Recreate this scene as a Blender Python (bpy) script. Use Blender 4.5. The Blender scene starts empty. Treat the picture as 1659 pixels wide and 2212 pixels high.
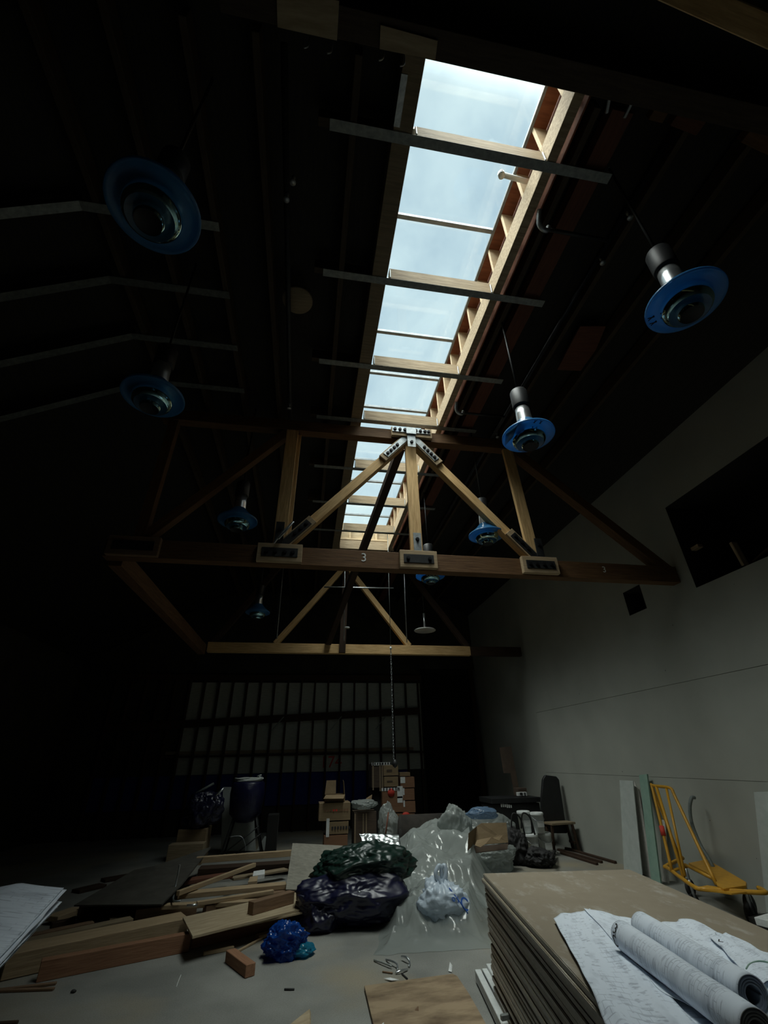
import bpy, bmesh, math, random
from mathutils import Vector, Matrix, noise, Euler
random.seed(7)
SC = bpy.context.scene
COL = SC.collection
R = math.radians

# ---------------------------------------------------------------- camera
EYE = 1.616
cam_d = bpy.data.cameras.new('camera')
cam = bpy.data.objects.new('camera', cam_d)
COL.objects.link(cam)
SC.camera = cam
cam_d.sensor_fit = 'VERTICAL'
cam_d.sensor_height = 36.0
cam_d.lens = 944.8 / 2212 * 36.0
cam_d.clip_start = 0.02
cam_d.clip_end = 300
_p, _y, _r = R(29.53), R(10.02), R(-1.337)
_f0 = Vector((math.sin(_y), math.cos(_y), 0)); _rt = Vector((math.cos(_y), -math.sin(_y), 0)); _up = Vector((0, 0, 1))
_fw = math.cos(_p) * _f0 + math.sin(_p) * _up
_uc = -math.sin(_p) * _f0 + math.cos(_p) * _up
_r2 = math.cos(_r) * _rt + math.sin(_r) * _uc
_u2 = -math.sin(_r) * _rt + math.cos(_r) * _uc
cam.matrix_world = Matrix(((_r2.x, _u2.x, -_fw.x, 0), (_r2.y, _u2.y, -_fw.y, 0), (_r2.z, _u2.z, -_fw.z, EYE), (0, 0, 0, 1)))

# ---------------------------------------------------------------- sky, daylight, exposure
SC.view_settings.view_transform = 'Standard'
SC.view_settings.look = 'None'
SC.view_settings.exposure = 0.0
SC.view_settings.gamma = 1.0
SC.view_settings.use_curve_mapping = False
W = bpy.data.worlds.new('overcast_sky'); SC.world = W
W.use_nodes = True
wt = W.node_tree; wt.nodes.clear()
def wn(t, **k):
    n = wt.nodes.new(t)
    for a, b in k.items(): setattr(n, a, b)
    return n
wo = wn('ShaderNodeOutputWorld'); wb = wn('ShaderNodeBackground')
tc = wn('ShaderNodeTexCoord')
nz = wn('ShaderNodeTexNoise'); nz.inputs['Scale'].default_value = 3.2; nz.inputs['Detail'].default_value = 5; nz.inputs['Roughness'].default_value = .55; nz.inputs['Distortion'].default_value = .4
wt.links.new(tc.outputs['Generated'], nz.inputs['Vector'])
cr = wn('ShaderNodeValToRGB')
cr.color_ramp.elements[0].position = .36; cr.color_ramp.elements[0].color = (.49, .66, .79, 1)
cr.color_ramp.elements[1].position = .64; cr.color_ramp.elements[1].color = (.78, .96, 1.03, 1)
wt.links.new(nz.outputs['Fac'], cr.inputs['Fac'])
# the cloud is brightest where the sun stands behind it, high and to the south (behind the camera)
sep = wn('ShaderNodeSeparateXYZ'); wt.links.new(tc.outputs['Generated'], sep.inputs[0])
mr = wn('ShaderNodeMapRange', interpolation_type='SMOOTHSTEP')
mr.inputs['From Min'].default_value = .26; mr.inputs['From Max'].default_value = -.08
mr.inputs['To Min'].default_value = 0.0; mr.inputs['To Max'].default_value = 23.0
wt.links.new(sep.outputs['Y'], mr.inputs['Value'])
mr2 = wn('ShaderNodeMapRange', interpolation_type='SMOOTHSTEP')
mr2.inputs['From Min'].default_value = .62; mr2.inputs['From Max'].default_value = .16
mr2.inputs['To Min'].default_value = 0.0; mr2.inputs['To Max'].default_value = 1.0
wt.links.new(sep.outputs['X'], mr2.inputs['Value'])
mr4 = wn('ShaderNodeMapRange', interpolation_type='SMOOTHSTEP')      # the bright part of the cloud lies overhead and to the west
mr4.inputs['From Min'].default_value = -.80; mr4.inputs['From Max'].default_value = -.64
mr4.inputs['To Min'].default_value = 0.0; mr4.inputs['To Max'].default_value = 1.0
wt.links.new(sep.outputs['X'], mr4.inputs['Value'])
mr3 = wn('ShaderNodeMapRange', interpolation_type='SMOOTHSTEP')
mr3.inputs['From Min'].default_value = -.72; mr3.inputs['From Max'].default_value = -.22
mr3.inputs['To Min'].default_value = 0.0; mr3.inputs['To Max'].default_value = 1.0
wt.links.new(sep.outputs['Y'], mr3.inputs['Value'])
mv = wn('ShaderNodeMath', operation='MULTIPLY'); wt.links.new(mr2.outputs['Result'], mv.inputs[0]); wt.links.new(mr3.outputs['Result'], mv.inputs[1])
mv2 = wn('ShaderNodeMath', operation='MULTIPLY'); wt.links.new(mv.outputs[0], mv2.inputs[0]); wt.links.new(mr4.outputs['Result'], mv2.inputs[1])
mu = wn('ShaderNodeMath', operation='MULTIPLY')
wt.links.new(mr.outputs['Result'], mu.inputs[0]); wt.links.new(mv2.outputs[0], mu.inputs[1])
wt.links.new(cr.outputs['Color'], wb.inputs['Color'])
wb2 = wn('ShaderNodeBackground'); wb2.inputs['Color'].default_value = (.97, .985, .95, 1)
wt.links.new(mu.outputs[0], wb2.inputs['Strength'])
wa = wn('ShaderNodeAddShader'); wt.links.new(wb.outputs[0], wa.inputs[0]); wt.links.new(wb2.outputs[0], wa.inputs[1])
wt.links.new(wa.outputs[0], wo.inputs[0])
# soft sun behind thin cloud, nearly overhead
sun_d = bpy.data.lights.new('veiled_sun', 'SUN'); sun_d.energy = 3.6; sun_d.angle = R(44); sun_d.color = (1.0, .97, .90)
sun = bpy.data.objects.new('veiled_sun', sun_d); COL.objects.link(sun)
sun.rotation_euler = (R(6), R(-20), 0)
# portals in the two skylight openings help the sampler find the sky
for (py0, py1) in ((1.15, 10.4),):
    pd = bpy.data.lights.new('skylight_portal', 'AREA'); pd.shape = 'RECTANGLE'; pd.size = 1.3; pd.size_y = py1 - py0
    pd.cycles.is_portal = True
    po = bpy.data.objects.new('skylight_portal', pd); COL.objects.link(po); po.location = (1.26, (py0 + py1) / 2, 7.22)

# ---------------------------------------------------------------- materials
def nodes(name):
    m = bpy.data.materials.new(name); m.use_nodes = True
    nt = m.node_tree; nt.nodes.clear()
    o = nt.nodes.new('ShaderNodeOutputMaterial'); b = nt.nodes.new('ShaderNodeBsdfPrincipled')
    nt.links.new(b.outputs[0], o.inputs[0])
    return m, nt, b, o
def mat(name, c1, c2=None, scale=6, stretch=(1, 1, 1), rough=.8, metal=0, bump=0, bscale=None, lo=.35, hi=.65, detail=5, spec=.5, c3=None, coord='Object'):
    m, nt, b, o = nodes(name)
    b.inputs['Roughness'].default_value = rough; b.inputs['Metallic'].default_value = metal
    b.inputs['Specular IOR Level'].default_value = spec
    b.inputs['Base Color'].default_value = (*c1, 1)
    t = nt.nodes.new('ShaderNodeTexCoord'); mp = nt.nodes.new('ShaderNodeMapping'); mp.inputs['Scale'].default_value = stretch
    nt.links.new(t.outputs[coord], mp.inputs[0])
    if c2 is not None:
        n = nt.nodes.new('ShaderNodeTexNoise'); n.inputs['Scale'].default_value = scale; n.inputs['Detail'].default_value = detail; n.inputs['Roughness'].default_value = .6
        nt.links.new(mp.outputs[0], n.inputs['Vector'])
        r = nt.nodes.new('ShaderNodeValToRGB'); r.color_ramp.elements[0].position = lo; r.color_ramp.elements[1].position = hi
        r.color_ramp.elements[0].color = (*c1, 1); r.color_ramp.elements[1].color = (*c2, 1)
        if c3 is not None:
            e = r.color_ramp.elements.new((lo + hi) / 2); e.color = (*c3, 1)
        nt.links.new(n.outputs['Fac'], r.inputs[0]); nt.links.new(r.outputs[0], b.inputs['Base Color'])
    if bump:
        n2 = nt.nodes.new('ShaderNodeTexNoise'); n2.inputs['Scale'].default_value = bscale or scale * 3; n2.inputs['Detail'].default_value = 4
        nt.links.new(mp.outputs[0], n2.inputs['Vector'])
        bp = nt.nodes.new('ShaderNodeBump'); bp.inputs['Strength'].default_value = bump; bp.inputs['Distance'].default_value = .02
        nt.links.new(n2.outputs['Fac'], bp.inputs['Height']); nt.links.new(bp.outputs[0], b.inputs['Normal'])
    return m
def wood(name, c1, c2, scale=3, rough=.75, bump=.15, c3=None):
    return mat(name, c1, c2, scale, (1.2, 14, 14), rough, 0, bump, scale * 2, .3, .7, 6, .3, c3)
def film(name, col, clear, rough=.18, creases=9, bump=.6, tl=.35):
    """thin crinkled plastic film: part see-through, part milky, glossy on top"""
    m, nt, b, o = nodes(name)
    b.inputs['Base Color'].default_value = (*col, 1); b.inputs['Roughness'].default_value = rough; b.inputs['Specular IOR Level'].default_value = .8
    t = nt.nodes.new('ShaderNodeTexCoord')
    ns = nt.nodes.new('ShaderNodeTexNoise'); ns.inputs['Scale'].default_value = creases * .6; ns.inputs['Detail'].default_value = 2
    nt.links.new(t.outputs['Object'], ns.inputs['Vector'])
    mx = nt.nodes.new('ShaderNodeMixRGB'); mx.inputs[0].default_value = .12
    nt.links.new(t.outputs['Object'], mx.inputs[1]); nt.links.new(ns.outputs['Color'], mx.inputs[2])
    v = nt.nodes.new('ShaderNodeTexNoise'); v.noise_type = 'RIDGED_MULTIFRACTAL'; v.inputs['Scale'].default_value = creases * .35; v.inputs['Detail'].default_value = 3; v.inputs['Roughness'].default_value = .5; v.inputs['Lacunarity'].default_value = 2.1
    nt.links.new(mx.outputs[0], v.inputs['Vector'])
    bp = nt.nodes.new('ShaderNodeBump'); bp.inputs['Strength'].default_value = bump; bp.inputs['Distance'].default_value = .035
    nt.links.new(v.outputs['Fac'], bp.inputs['Height']); nt.links.new(bp.outputs[0], b.inputs['Normal'])
    tr = nt.nodes.new('ShaderNodeBsdfTransparent'); tr.inputs[0].default_value = (*[min(1, c * 1.0 + .05) for c in col], 1) if clear < .3 else (.93, .95, .95, 1)
    tl_ = nt.nodes.new('ShaderNodeBsdfTranslucent'); tl_.inputs[0].default_value = (*col, 1)
    m1 = nt.nodes.new('ShaderNodeMixShader'); m1.inputs[0].default_value = tl
    nt.links.new(b.outputs[0], m1.inputs[1]); nt.links.new(tl_.outputs[0], m1.inputs[2])
    m2 = nt.nodes.new('ShaderNodeMixShader'); m2.inputs[0].default_value = clear
    nt.links.new(m1.outputs[0], m2.inputs[1]); nt.links.new(tr.outputs[0], m2.inputs[2]); nt.links.new(m2.outputs[0], o.inputs[0])
    return m
def glass_mat(name):
    m, nt, b, o = nodes(name)
    tr = nt.nodes.new('ShaderNodeBsdfTransparent'); tr.inputs[0].default_value = (.95, .98, .97, 1)
    g = nt.nodes.new('ShaderNodeBsdfGlossy'); g.inputs['Roughness'].default_value = .02
    mx = nt.nodes.new('ShaderNodeMixShader'); mx.inputs[0].default_value = .04
    nt.links.new(tr.outputs[0], mx.inputs[1]); nt.links.new(g.outputs[0], mx.inputs[2]); nt.links.new(mx.outputs[0], o.inputs[0])
    return m

M = {}
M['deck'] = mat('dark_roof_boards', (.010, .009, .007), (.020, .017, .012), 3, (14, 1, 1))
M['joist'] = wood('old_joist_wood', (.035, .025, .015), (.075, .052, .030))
M['redwood'] = wood('red_painted_joist', (.10, .04, .025), (.16, .062, .036))
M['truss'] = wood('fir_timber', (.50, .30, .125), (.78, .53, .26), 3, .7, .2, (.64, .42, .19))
M['truss2'] = wood('shaded_brown_timber', (.085, .042, .017), (.165, .088, .038), 3)  # brown timber, with the dimness of the truss ends put into its colour
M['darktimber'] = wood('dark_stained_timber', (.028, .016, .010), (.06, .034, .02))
M['beamwood'] = wood('dark_beam_wood', (.045, .032, .022), (.075, .055, .038))
M['rim'] = wood('skylight_rim_lumber', (.26, .19, .115), (.50, .39, .255), 3)
M['stud'] = wood('new_stud_lumber', (.50, .37, .22), (.66, .52, .34), 3)
M['plyred'] = mat('reddish_plywood', (.20, .065, .030), (.30, .11, .052), 4, (1, 6, 6))
M['ply'] = mat('pale_plywood', (.33, .255, .155), (.46, .37, .24), 3, (1.2, 8, 8), .8, 0, .1, 12)
M['plygrey'] = mat('greyed_plywood', (.20, .19, .155), (.29, .275, .225), 5, (2, 5, 5), .8, 0, .1, 14)
M['plystain'] = mat('stained_plywood', (.12, .08, .045), (.33, .245, .15), 2.2, (1, 2.6, 1), .8, 0, .1, 16, .32, .58)
M['darkply'] = mat('dark_sheet_board', (.045, .042, .034), (.075, .07, .057), 5)
M['redlum'] = wood('reddish_fir_beam', (.22, .108, .060), (.33, .175, .10), 3)
M['tanlum'] = wood('tan_lumber', (.32, .23, .13), (.46, .345, .215), 3)
M['brownlum'] = wood('brown_block_wood', (.16, .10, .06), (.24, .15, .09), 3)
M['oldlum'] = wood('old_grey_lumber', (.19, .145, .09), (.30, .235, .15), 3)
M['steel'] = mat('galvanised_steel', (.28, .31, .32), (.46, .49, .50), 18, (1, 1, 1), .45, .85)
M['strap'] = mat('dull_galvanised_strap', (.22, .24, .23), (.34, .36, .34), 20, (1, 1, 1), .6, .35)
M['strapshade'] = mat('shaded_galvanised_strap', (.09, .10, .095), (.15, .16, .15), 20, (1, 1, 1), .7, .2)  # same galvanised strap, with the dimmer light farther back put into its colour
M['black'] = mat('black_steel', (.014, .015, .016), (.03, .031, .032), 9, (1, 1, 1), .5, .3)
M['bolt'] = mat('black_bolt', (.02, .02, .022), None, rough=.4, metal=.6)
M['alu'] = mat('bright_aluminium', (.72, .75, .76), (.62, .66, .68), 5, (1, 1, 6), .28, .9)
M['mull'] = mat('grey_aluminium_bar', (.20, .22, .23), (.30, .32, .33), 8, (1, 1, 1), .45, .4)
M['glass'] = glass_mat('skylight_glass')
M['bluefilm'] = film('blue_protective_film', (.065, .25, .50), .06, .18, 5, .08, .45)
M['bluedark'] = film('dark_blue_film', (.02, .085, .15), .0, .22, 9, .08, .2)
M['bluelite'] = mat('pale_blue_reflector', (.50, .90, 1.0), (.60, .95, 1.0), 6, rough=.12, metal=1)
M['hole'] = mat('black_socket', (.006, .007, .008), None, rough=.6)
M['whiteplas'] = mat('white_plastic', (.72, .75, .74), (.62, .65, .64), 9, rough=.45)
M['card'] = mat('corrugated_cardboard', (.20, .14, .075), (.25, .18, .10), 5, (1, 1, 12), .9)
M['cardbrown'] = mat('brown_cardboard', (.19, .095, .05), (.23, .12, .065), 5, (1, 1, 12), .9)
M['carddark'] = mat('dark_cardboard', (.06, .042, .03), (.09, .062, .042), 5, (1, 1, 12), .9)
M['label'] = mat('white_paper_label', (.75, .77, .76), (.6, .62, .61), 30, rough=.7)
M['ink'] = mat('black_print', (.02, .02, .022), None, rough=.8)
M['redink'] = mat('red_print', (.6, .05, .03), None, rough=.7)
M['blueink'] = mat('blue_print', (.02, .09, .38), None, rough=.6)
M['paper'] = mat('plain_white_paper', (.66, .73, .83), (.80, .86, .94), 6, rough=.8)
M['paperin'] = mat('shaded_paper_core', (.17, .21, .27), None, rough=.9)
M['yellow'] = mat('yellow_enamel', (.58, .30, .025), (.50, .25, .02), 12, rough=.45, bump=.05)
M['rubber'] = mat('black_rubber', (.018, .018, .018), (.03, .03, .03), 9, rough=.8)
M['hose'] = mat('grey_flexible_conduit', (.14, .17, .165), (.19, .22, .21), 40, rough=.5)
M['gyp'] = mat('grey_gypsum_board', (.43, .475, .45), (.50, .54, .515), 8, rough=.9)
M['gypgreen'] = mat('green_gypsum_board', (.21, .335, .27), (.26, .385, .315), 8, rough=.9)
M['gypedge'] = mat('gypsum_sheet_edge', (.55, .53, .49), (.66, .64, .60), 20, (1, 1, 6), rough=.9)
M['navybag'] = film('navy_plastic_bag', (.006, .007, .034), .0, .36, 6, .25, .05)
M['greenbag'] = film('dark_green_tarp', (.007, .028, .020), .0, .36, 7, .3, .05)
M['clear'] = film('clear_plastic_sheeting', (.46, .50, .48), .46, .12, 9, .45, .35)
M['clear2'] = film('milky_plastic_sheeting', (.46, .50, .48), .30, .13, 8, .45, .4)
M['bluepale'] = film('pale_blue_sheeting', (.22, .34, .50), .30, .13, 5, .9, .4)
M['bluethin'] = film('thin_blue_plastic', (.012, .09, .42), .22, .14, 9, .3, .45)
M['cyanthin'] = film('pale_blue_plastic_edge', (.04, .36, .55), .28, .14, 16, .6, .5)
M['shop'] = film('white_shopping_bag_film', (.66, .76, .86), .0, .3, 16, .5, .25)
M['foil'] = mat('crinkled_foil', (.42, .46, .46), (.55, .59, .59), 9, rough=.34, metal=1, bump=.3, bscale=5)
M['darkgear'] = mat('black_canvas', (.012, .012, .013), (.028, .027, .027), 7, rough=.75, bump=.3)
M['boxblack'] = mat('black_painted_steel', (.008, .009, .010), (.014, .015, .016), 6, rough=.6)
M['brownroll'] = mat('dark_brown_felt', (.016, .013, .010), (.028, .023, .018), 8, rough=.95)
M['bucketblue'] = mat('dark_blue_plastic', (.015, .045, .13), (.025, .07, .18), 6, rough=.4)
M['drumblue'] = mat('navy_tarp', (.006, .007, .035), (.010, .011, .05), 6, rough=.35, bump=.5, bscale=9)
M['rope'] = mat('white_cable', (.62, .66, .63), None, rough=.6)
M['bluewall'] = mat('blue_painted_board', (.010, .022, .17), (.016, .036, .23), 3, rough=.8)
M['whiteboard'] = mat('old_white_boards', (.42, .44, .39), (.54, .56, .50), 6, (1, 1, 8), rough=.85)
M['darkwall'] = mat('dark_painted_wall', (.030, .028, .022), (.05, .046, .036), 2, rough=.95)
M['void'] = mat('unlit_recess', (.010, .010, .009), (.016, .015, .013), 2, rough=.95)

def floor_mat():
    m, nt, b, o = nodes('dusty_concrete')
    b.inputs['Roughness'].default_value = .75; b.inputs['Specular IOR Level'].default_value = .3
    t = nt.nodes.new('ShaderNodeTexCoord')
    def ns(s, d=5):
        n = nt.nodes.new('ShaderNodeTexNoise'); n.inputs['Scale'].default_value = s; n.inputs['Detail'].default_value = d
        nt.links.new(t.outputs['Object'], n.inputs['Vector']); return n
    def rp(a, b_, c, d_):
        r = nt.nodes.new('ShaderNodeValToRGB'); r.color_ramp.elements[0].position = a; r.color_ramp.elements[1].position = b_
        r.color_ramp.elements[0].color = (*c, 1); r.color_ramp.elements[1].color = (*d_, 1); return r
    n1 = ns(1.3); r1 = rp(.35, .68, (.185, .188, .172), (.285, .287, .262)); nt.links.new(n1.outputs['Fac'], r1.inputs[0])
    n2 = ns(.55, 4); r2 = rp(.5, .66, (0, 0, 0), (1, 1, 1)); nt.links.new(n2.outputs['Fac'], r2.inputs[0])
    mx = nt.nodes.new('ShaderNodeMixRGB'); mx.inputs[2].default_value = (.31, .27, .195, 1)   # sawdust
    nt.links.new(r2.outputs[0], mx.inputs[0]); nt.links.new(r1.outputs[0], mx.inputs[1])
    n3 = ns(90, 3); r3 = rp(.3, .7, (.86, .86, .86), (1.08, 1.08, 1.08)); nt.links.new(n3.outputs['Fac'], r3.inputs[0])
    ml = nt.nodes.new('ShaderNodeMixRGB'); ml.blend_type = 'MULTIPLY'; ml.inputs[0].default_value = 1
    nt.links.new(mx.outputs[0], ml.inputs[1]); nt.links.new(r3.outputs[0], ml.inputs[2])
    nt.links.new(ml.outputs[0], b.inputs['Base Color'])
    bp = nt.nodes.new('ShaderNodeBump'); bp.inputs['Strength'].default_value = .12; bp.inputs['Distance'].default_value = .01
    nt.links.new(n3.outputs['Fac'], bp.inputs['Height']); nt.links.new(bp.outputs[0], b.inputs['Normal'])
    return m
M['floor'] = floor_mat()
def dusty_board():
    m, nt, b, o = nodes('brown_gypsum_backing_paper')
    b.inputs['Roughness'].default_value = .9
    t = nt.nodes.new('ShaderNodeTexCoord')
    n = nt.nodes.new('ShaderNodeTexNoise'); n.inputs['Scale'].default_value = 7; nt.links.new(t.outputs['Object'], n.inputs['Vector'])
    r = nt.nodes.new('ShaderNodeValToRGB'); r.color_ramp.elements[0].color = (.215, .18, .13, 1); r.color_ramp.elements[1].color = (.27, .23, .17, 1)
    nt.links.new(n.outputs['Fac'], r.inputs[0])
    mp = nt.nodes.new('ShaderNodeMapping'); mp.inputs['Scale'].default_value = (2.2, 1.0, 1); mp.inputs['Rotation'].default_value = (0, 0, .5)
    nt.links.new(t.outputs['Object'], mp.inputs[0])
    n2 = nt.nodes.new('ShaderNodeTexNoise'); n2.inputs['Scale'].default_value = 2.6; n2.inputs['Detail'].default_value = 8; n2.inputs['Roughness'].default_value = .7
    nt.links.new(mp.outputs[0], n2.inputs['Vector'])
    r2 = nt.nodes.new('ShaderNodeValToRGB'); r2.color_ramp.elements[0].position = .53; r2.color_ramp.elements[1].position = .72
    r2.color_ramp.elements[0].color = (0, 0, 0, 1); r2.color_ramp.elements[1].color = (.6, .6, .6, 1)
    nt.links.new(n2.outputs['Fac'], r2.inputs[0])
    mx = nt.nodes.new('ShaderNodeMixRGB'); mx.inputs[2].default_value = (.50, .48, .44, 1)
    nt.links.new(r2.outputs[0], mx.inputs[0]); nt.links.new(r.outputs[0], mx.inputs[1]); nt.links.new(mx.outputs[0], b.inputs['Base Color'])
    return m
M['gypback'] = dusty_board()
def wallboard():
    m, nt, b, o = nodes('unfinished_gypsum_wall')
    b.inputs['Roughness'].default_value = .9; b.inputs['Specular IOR Level'].default_value = .2
    t = nt.nodes.new('ShaderNodeTexCoord')
    n = nt.nodes.new('ShaderNodeTexNoise'); n.inputs['Scale'].default_value = 1.2; n.inputs['Detail'].default_value = 6; nt.links.new(t.outputs['Object'], n.inputs['Vector'])
    r = nt.nodes.new('ShaderNodeValToRGB'); r.color_ramp.elements[0].position = .3; r.color_ramp.elements[1].position = .7
    r.color_ramp.elements[0].color = (.345, .36, .32, 1); r.color_ramp.elements[1].color = (.41, .425, .38, 1)
    nt.links.new(n.outputs['Fac'], r.inputs[0])
    v = nt.nodes.new('ShaderNodeTexVoronoi'); v.inputs['Scale'].default_value = 3.5; nt.links.new(t.outputs['Object'], v.inputs['Vector'])
    l = nt.nodes.new('ShaderNodeMath'); l.operation = 'LESS_THAN'; l.inputs[1].default_value = .028; nt.links.new(v.outputs['Distance'], l.inputs[0])
    mx = nt.nodes.new('ShaderNodeMixRGB'); mx.inputs[2].default_value = (.10, .10, .09, 1)
    nt.links.new(l.outputs[0], mx.inputs[0]); nt.links.new(r.outputs[0], mx.inputs[1]); nt.links.new(mx.outputs[0], b.inputs['Base Color'])
    return m
M['wallboard'] = wallboard()
def print_mat():
    """drawing sheets: pale paper with plan lines and lettering blocks, laid out over the sheet's own UVs"""
    m, nt, b, o = nodes('printed_plan_paper')
    b.inputs['Roughness'].default_value = .75
    uv = nt.nodes.new('ShaderNodeTexCoord')
    def mapped(s, rot=0):
        mp = nt.nodes.new('ShaderNodeMapping'); mp.inputs['Scale'].default_value = s; mp.inputs['Rotation'].default_value = (0, 0, rot)
        nt.links.new(uv.outputs['UV'], mp.inputs[0]); return mp
    def thr(node, out, a, b_):
        r = nt.nodes.new('ShaderNodeMapRange'); r.inputs['From Min'].default_value = a; r.inputs['From Max'].default_value = b_
        nt.links.new(node.outputs[out], r.inputs['Value']); return r
    br = nt.nodes.new('ShaderNodeTexBrick'); br.inputs['Scale'].default_value = 3; br.inputs['Mortar Size'].default_value = .016; br.inputs['Color1'].default_value = br.inputs['Color2'].default_value = (0, 0, 0, 1); br.inputs['Mortar'].default_value = (1, 1, 1, 1)
    nt.links.new(mapped((1.6, 2.2, 1)).outputs[0], br.inputs['Vector'])
    n0 = nt.nodes.new('ShaderNodeTexNoise'); n0.inputs['Scale'].default_value = 3.3; nt.links.new(uv.outputs['UV'], n0.inputs['Vector'])
    m0 = thr(n0, 'Fac', .47, .55)
    a0 = nt.nodes.new('ShaderNodeMath'); a0.operation = 'MULTIPLY'; nt.links.new(br.outputs['Color'], a0.inputs[0]); nt.links.new(m0.outputs[0], a0.inputs[1])
    wv = nt.nodes.new('ShaderNodeTexNoise'); wv.inputs['Scale'].default_value = 1; wv.inputs['Detail'].default_value = 2
    nt.links.new(mapped((7, 60, 1)).outputs[0], wv.inputs['Vector'])
    w1 = thr(wv, 'Fac', .54, .6)
    n1 = nt.nodes.new('ShaderNodeTexNoise'); n1.inputs['Scale'].default_value = 5.5; nt.links.new(mapped((1, 1, 1)).outputs[0], n1.inputs['Vector'])
    m1 = thr(n1, 'Fac', .50, .55)
    a1 = nt.nodes.new('ShaderNodeMath'); a1.operation = 'MULTIPLY'; nt.links.new(w1.outputs[0], a1.inputs[0]); nt.links.new(m1.outputs[0], a1.inputs[1])
    mx_ = nt.nodes.new('ShaderNodeMath'); mx_.operation = 'MAXIMUM'; nt.links.new(a0.outputs[0], mx_.inputs[0]); nt.links.new(a1.outputs[0], mx_.inputs[1])
    sc = nt.nodes.new('ShaderNodeMath'); sc.operation = 'MULTIPLY'; sc.inputs[1].default_value = .42; sc.use_clamp = True; nt.links.new(mx_.outputs[0], sc.inputs[0])
    n5 = nt.nodes.new('ShaderNodeTexNoise'); n5.inputs['Scale'].default_value = 2.4; n5.inputs['Detail'].default_value = 3; nt.links.new(mapped((1.2, 2.4, 1), .2).outputs[0], n5.inputs['Vector'])
    m5 = thr(n5, 'Fac', .52, .66); m5.inputs['To Max'].default_value = .30
    ad = nt.nodes.new('ShaderNodeMath'); ad.use_clamp = True; nt.links.new(sc.outputs[0], ad.inputs[0]); nt.links.new(m5.outputs[0], ad.inputs[1]); sc = ad
    c = nt.nodes.new('ShaderNodeMixRGB'); c.inputs[1].default_value = (.74, .81, .90, 1); c.inputs[2].default_value = (.22, .26, .33, 1)
    nt.links.new(sc.outputs[0], c.inputs[0]); nt.links.new(c.outputs[0], b.inputs['Base Color'])
    return m
M['print'] = print_mat()

# ---------------------------------------------------------------- helpers
def tag(o, label=None, cat=None, group=None, kind=None):
    if label: o['label'] = label
    if cat: o['category'] = cat
    if group: o['group'] = group
    if kind: o['kind'] = kind
    return o
def thing(name, label, cat, loc=(0, 0, 0), rz=0, group=None):
    o = bpy.data.objects.new(name, None); COL.objects.link(o)
    o.location = loc; o.rotation_euler = (0, 0, rz); o.empty_display_size = .1
    return tag(o, label, cat, group)
def link(name, bm, m, parent=None, mw=None, smooth=False):
    me = bpy.data.meshes.new(name)
    bmesh.ops.recalc_face_normals(bm, faces=bm.faces[:]) if not smooth == 'raw' else None
    bm.to_mesh(me); bm.free()
    me.materials.append(M[m] if isinstance(m, str) else m)
    if smooth:
        for p in me.polygons: p.use_smooth = True
    o = bpy.data.objects.new(name, me); COL.objects.link(o)
    mw = mw or Matrix()
    if parent is not None:
        o.parent = parent
        chain = Matrix(); q = parent
        while q is not None:
            chain = q.matrix_basis @ chain; q = q.parent
        o.matrix_basis = chain.inverted() @ mw
    else:
        o.matrix_basis = mw
    return o
def bm_box(bm, c, s, bev=0):
    r = bmesh.ops.create_cube(bm, size=1, matrix=Matrix.Translation(c) @ Matrix.Diagonal((*s, 1)))
    if bev:
        es = list({e for v in r['verts'] for e in v.link_edges})
        bmesh.ops.bevel(bm, geom=es, offset=bev, segments=1, affect='EDGES')
def box(name, c, s, m, parent=None, rz=0, bev=.004, rot=None):
    bm = bmesh.new(); bm_box(bm, (0, 0, 0), s, min(bev, min(s) * .3))
    mw = Matrix.Translation(c) @ (Euler(rot).to_matrix().to_4x4() if rot else Matrix.Rotation(rz, 4, 'Z'))
    return link(name, bm, m, parent, mw)
def frame(a, b, up=(0, 0, 1)):
    a = Vector(a); b = Vector(b); x = (b - a).normalized(); u = Vector(up)
    if abs(x.dot(u)) > .98: u = Vector((0, 1, 0))
    y = u.cross(x).normalized(); z = x.cross(y)
    return Matrix((( x.x, y.x, z.x, (a.x + b.x) / 2), (x.y, y.y, z.y, (a.y + b.y) / 2), (x.z, y.z, z.z, (a.z + b.z) / 2), (0, 0, 0, 1))), (b - a).length
def beam(name, a, b, w, h, m, parent=None, up=(0, 0, 1), bev=.004, warp=0):
    """straight timber from a to b; w across, h along 'up'"""
    mw, L = frame(a, b, up)
    bm = bmesh.new(); bm_box(bm, (0, 0, 0), (L, w, h), min(bev, w * .2, h * .2))
    if warp:
        bmesh.ops.subdivide_edges(bm, edges=[e for e in bm.edges if abs((e.verts[0].co - e.verts[1].co).x) > L * .5], cuts=8)
        for v in bm.verts: v.co.z += warp * (1 - (2 * v.co.x / L) ** 2)
    return link(name, bm, m, parent, mw)
def bm_tube(bm, pts, r, seg=10, caps=True, r_end=None):
    pts = [Vector(p) for p in pts]; rings = []
    n = len(pts); prev = None
    for i, p in enumerate(pts):
        d = (pts[min(i + 1, n - 1)] - pts[max(i - 1, 0)]).normalized()
        if prev is None:
            a = d.cross(Vector((0, 0, 1)));
            if a.length < .05: a = d.cross(Vector((0, 1, 0)))
        else: a = prev - d * prev.dot(d)
        a.normalize(); prev = a; b = d.cross(a)
        rr = r if r_end is None else r + (r_end - r) * i / (n - 1)
        rings.append([bm.verts.new(p + rr * (math.cos(t) * a + math.sin(t) * b)) for t in [2 * math.pi * k / seg for k in range(seg)]])
    for i in range(n - 1):
        for k in range(seg):
            bm.faces.new((rings[i][k], rings[i][(k + 1) % seg], rings[i + 1][(k + 1) % seg], rings[i + 1][k]))
    if caps: bm.faces.new(rings[0][::-1]); bm.faces.new(rings[-1])
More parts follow.
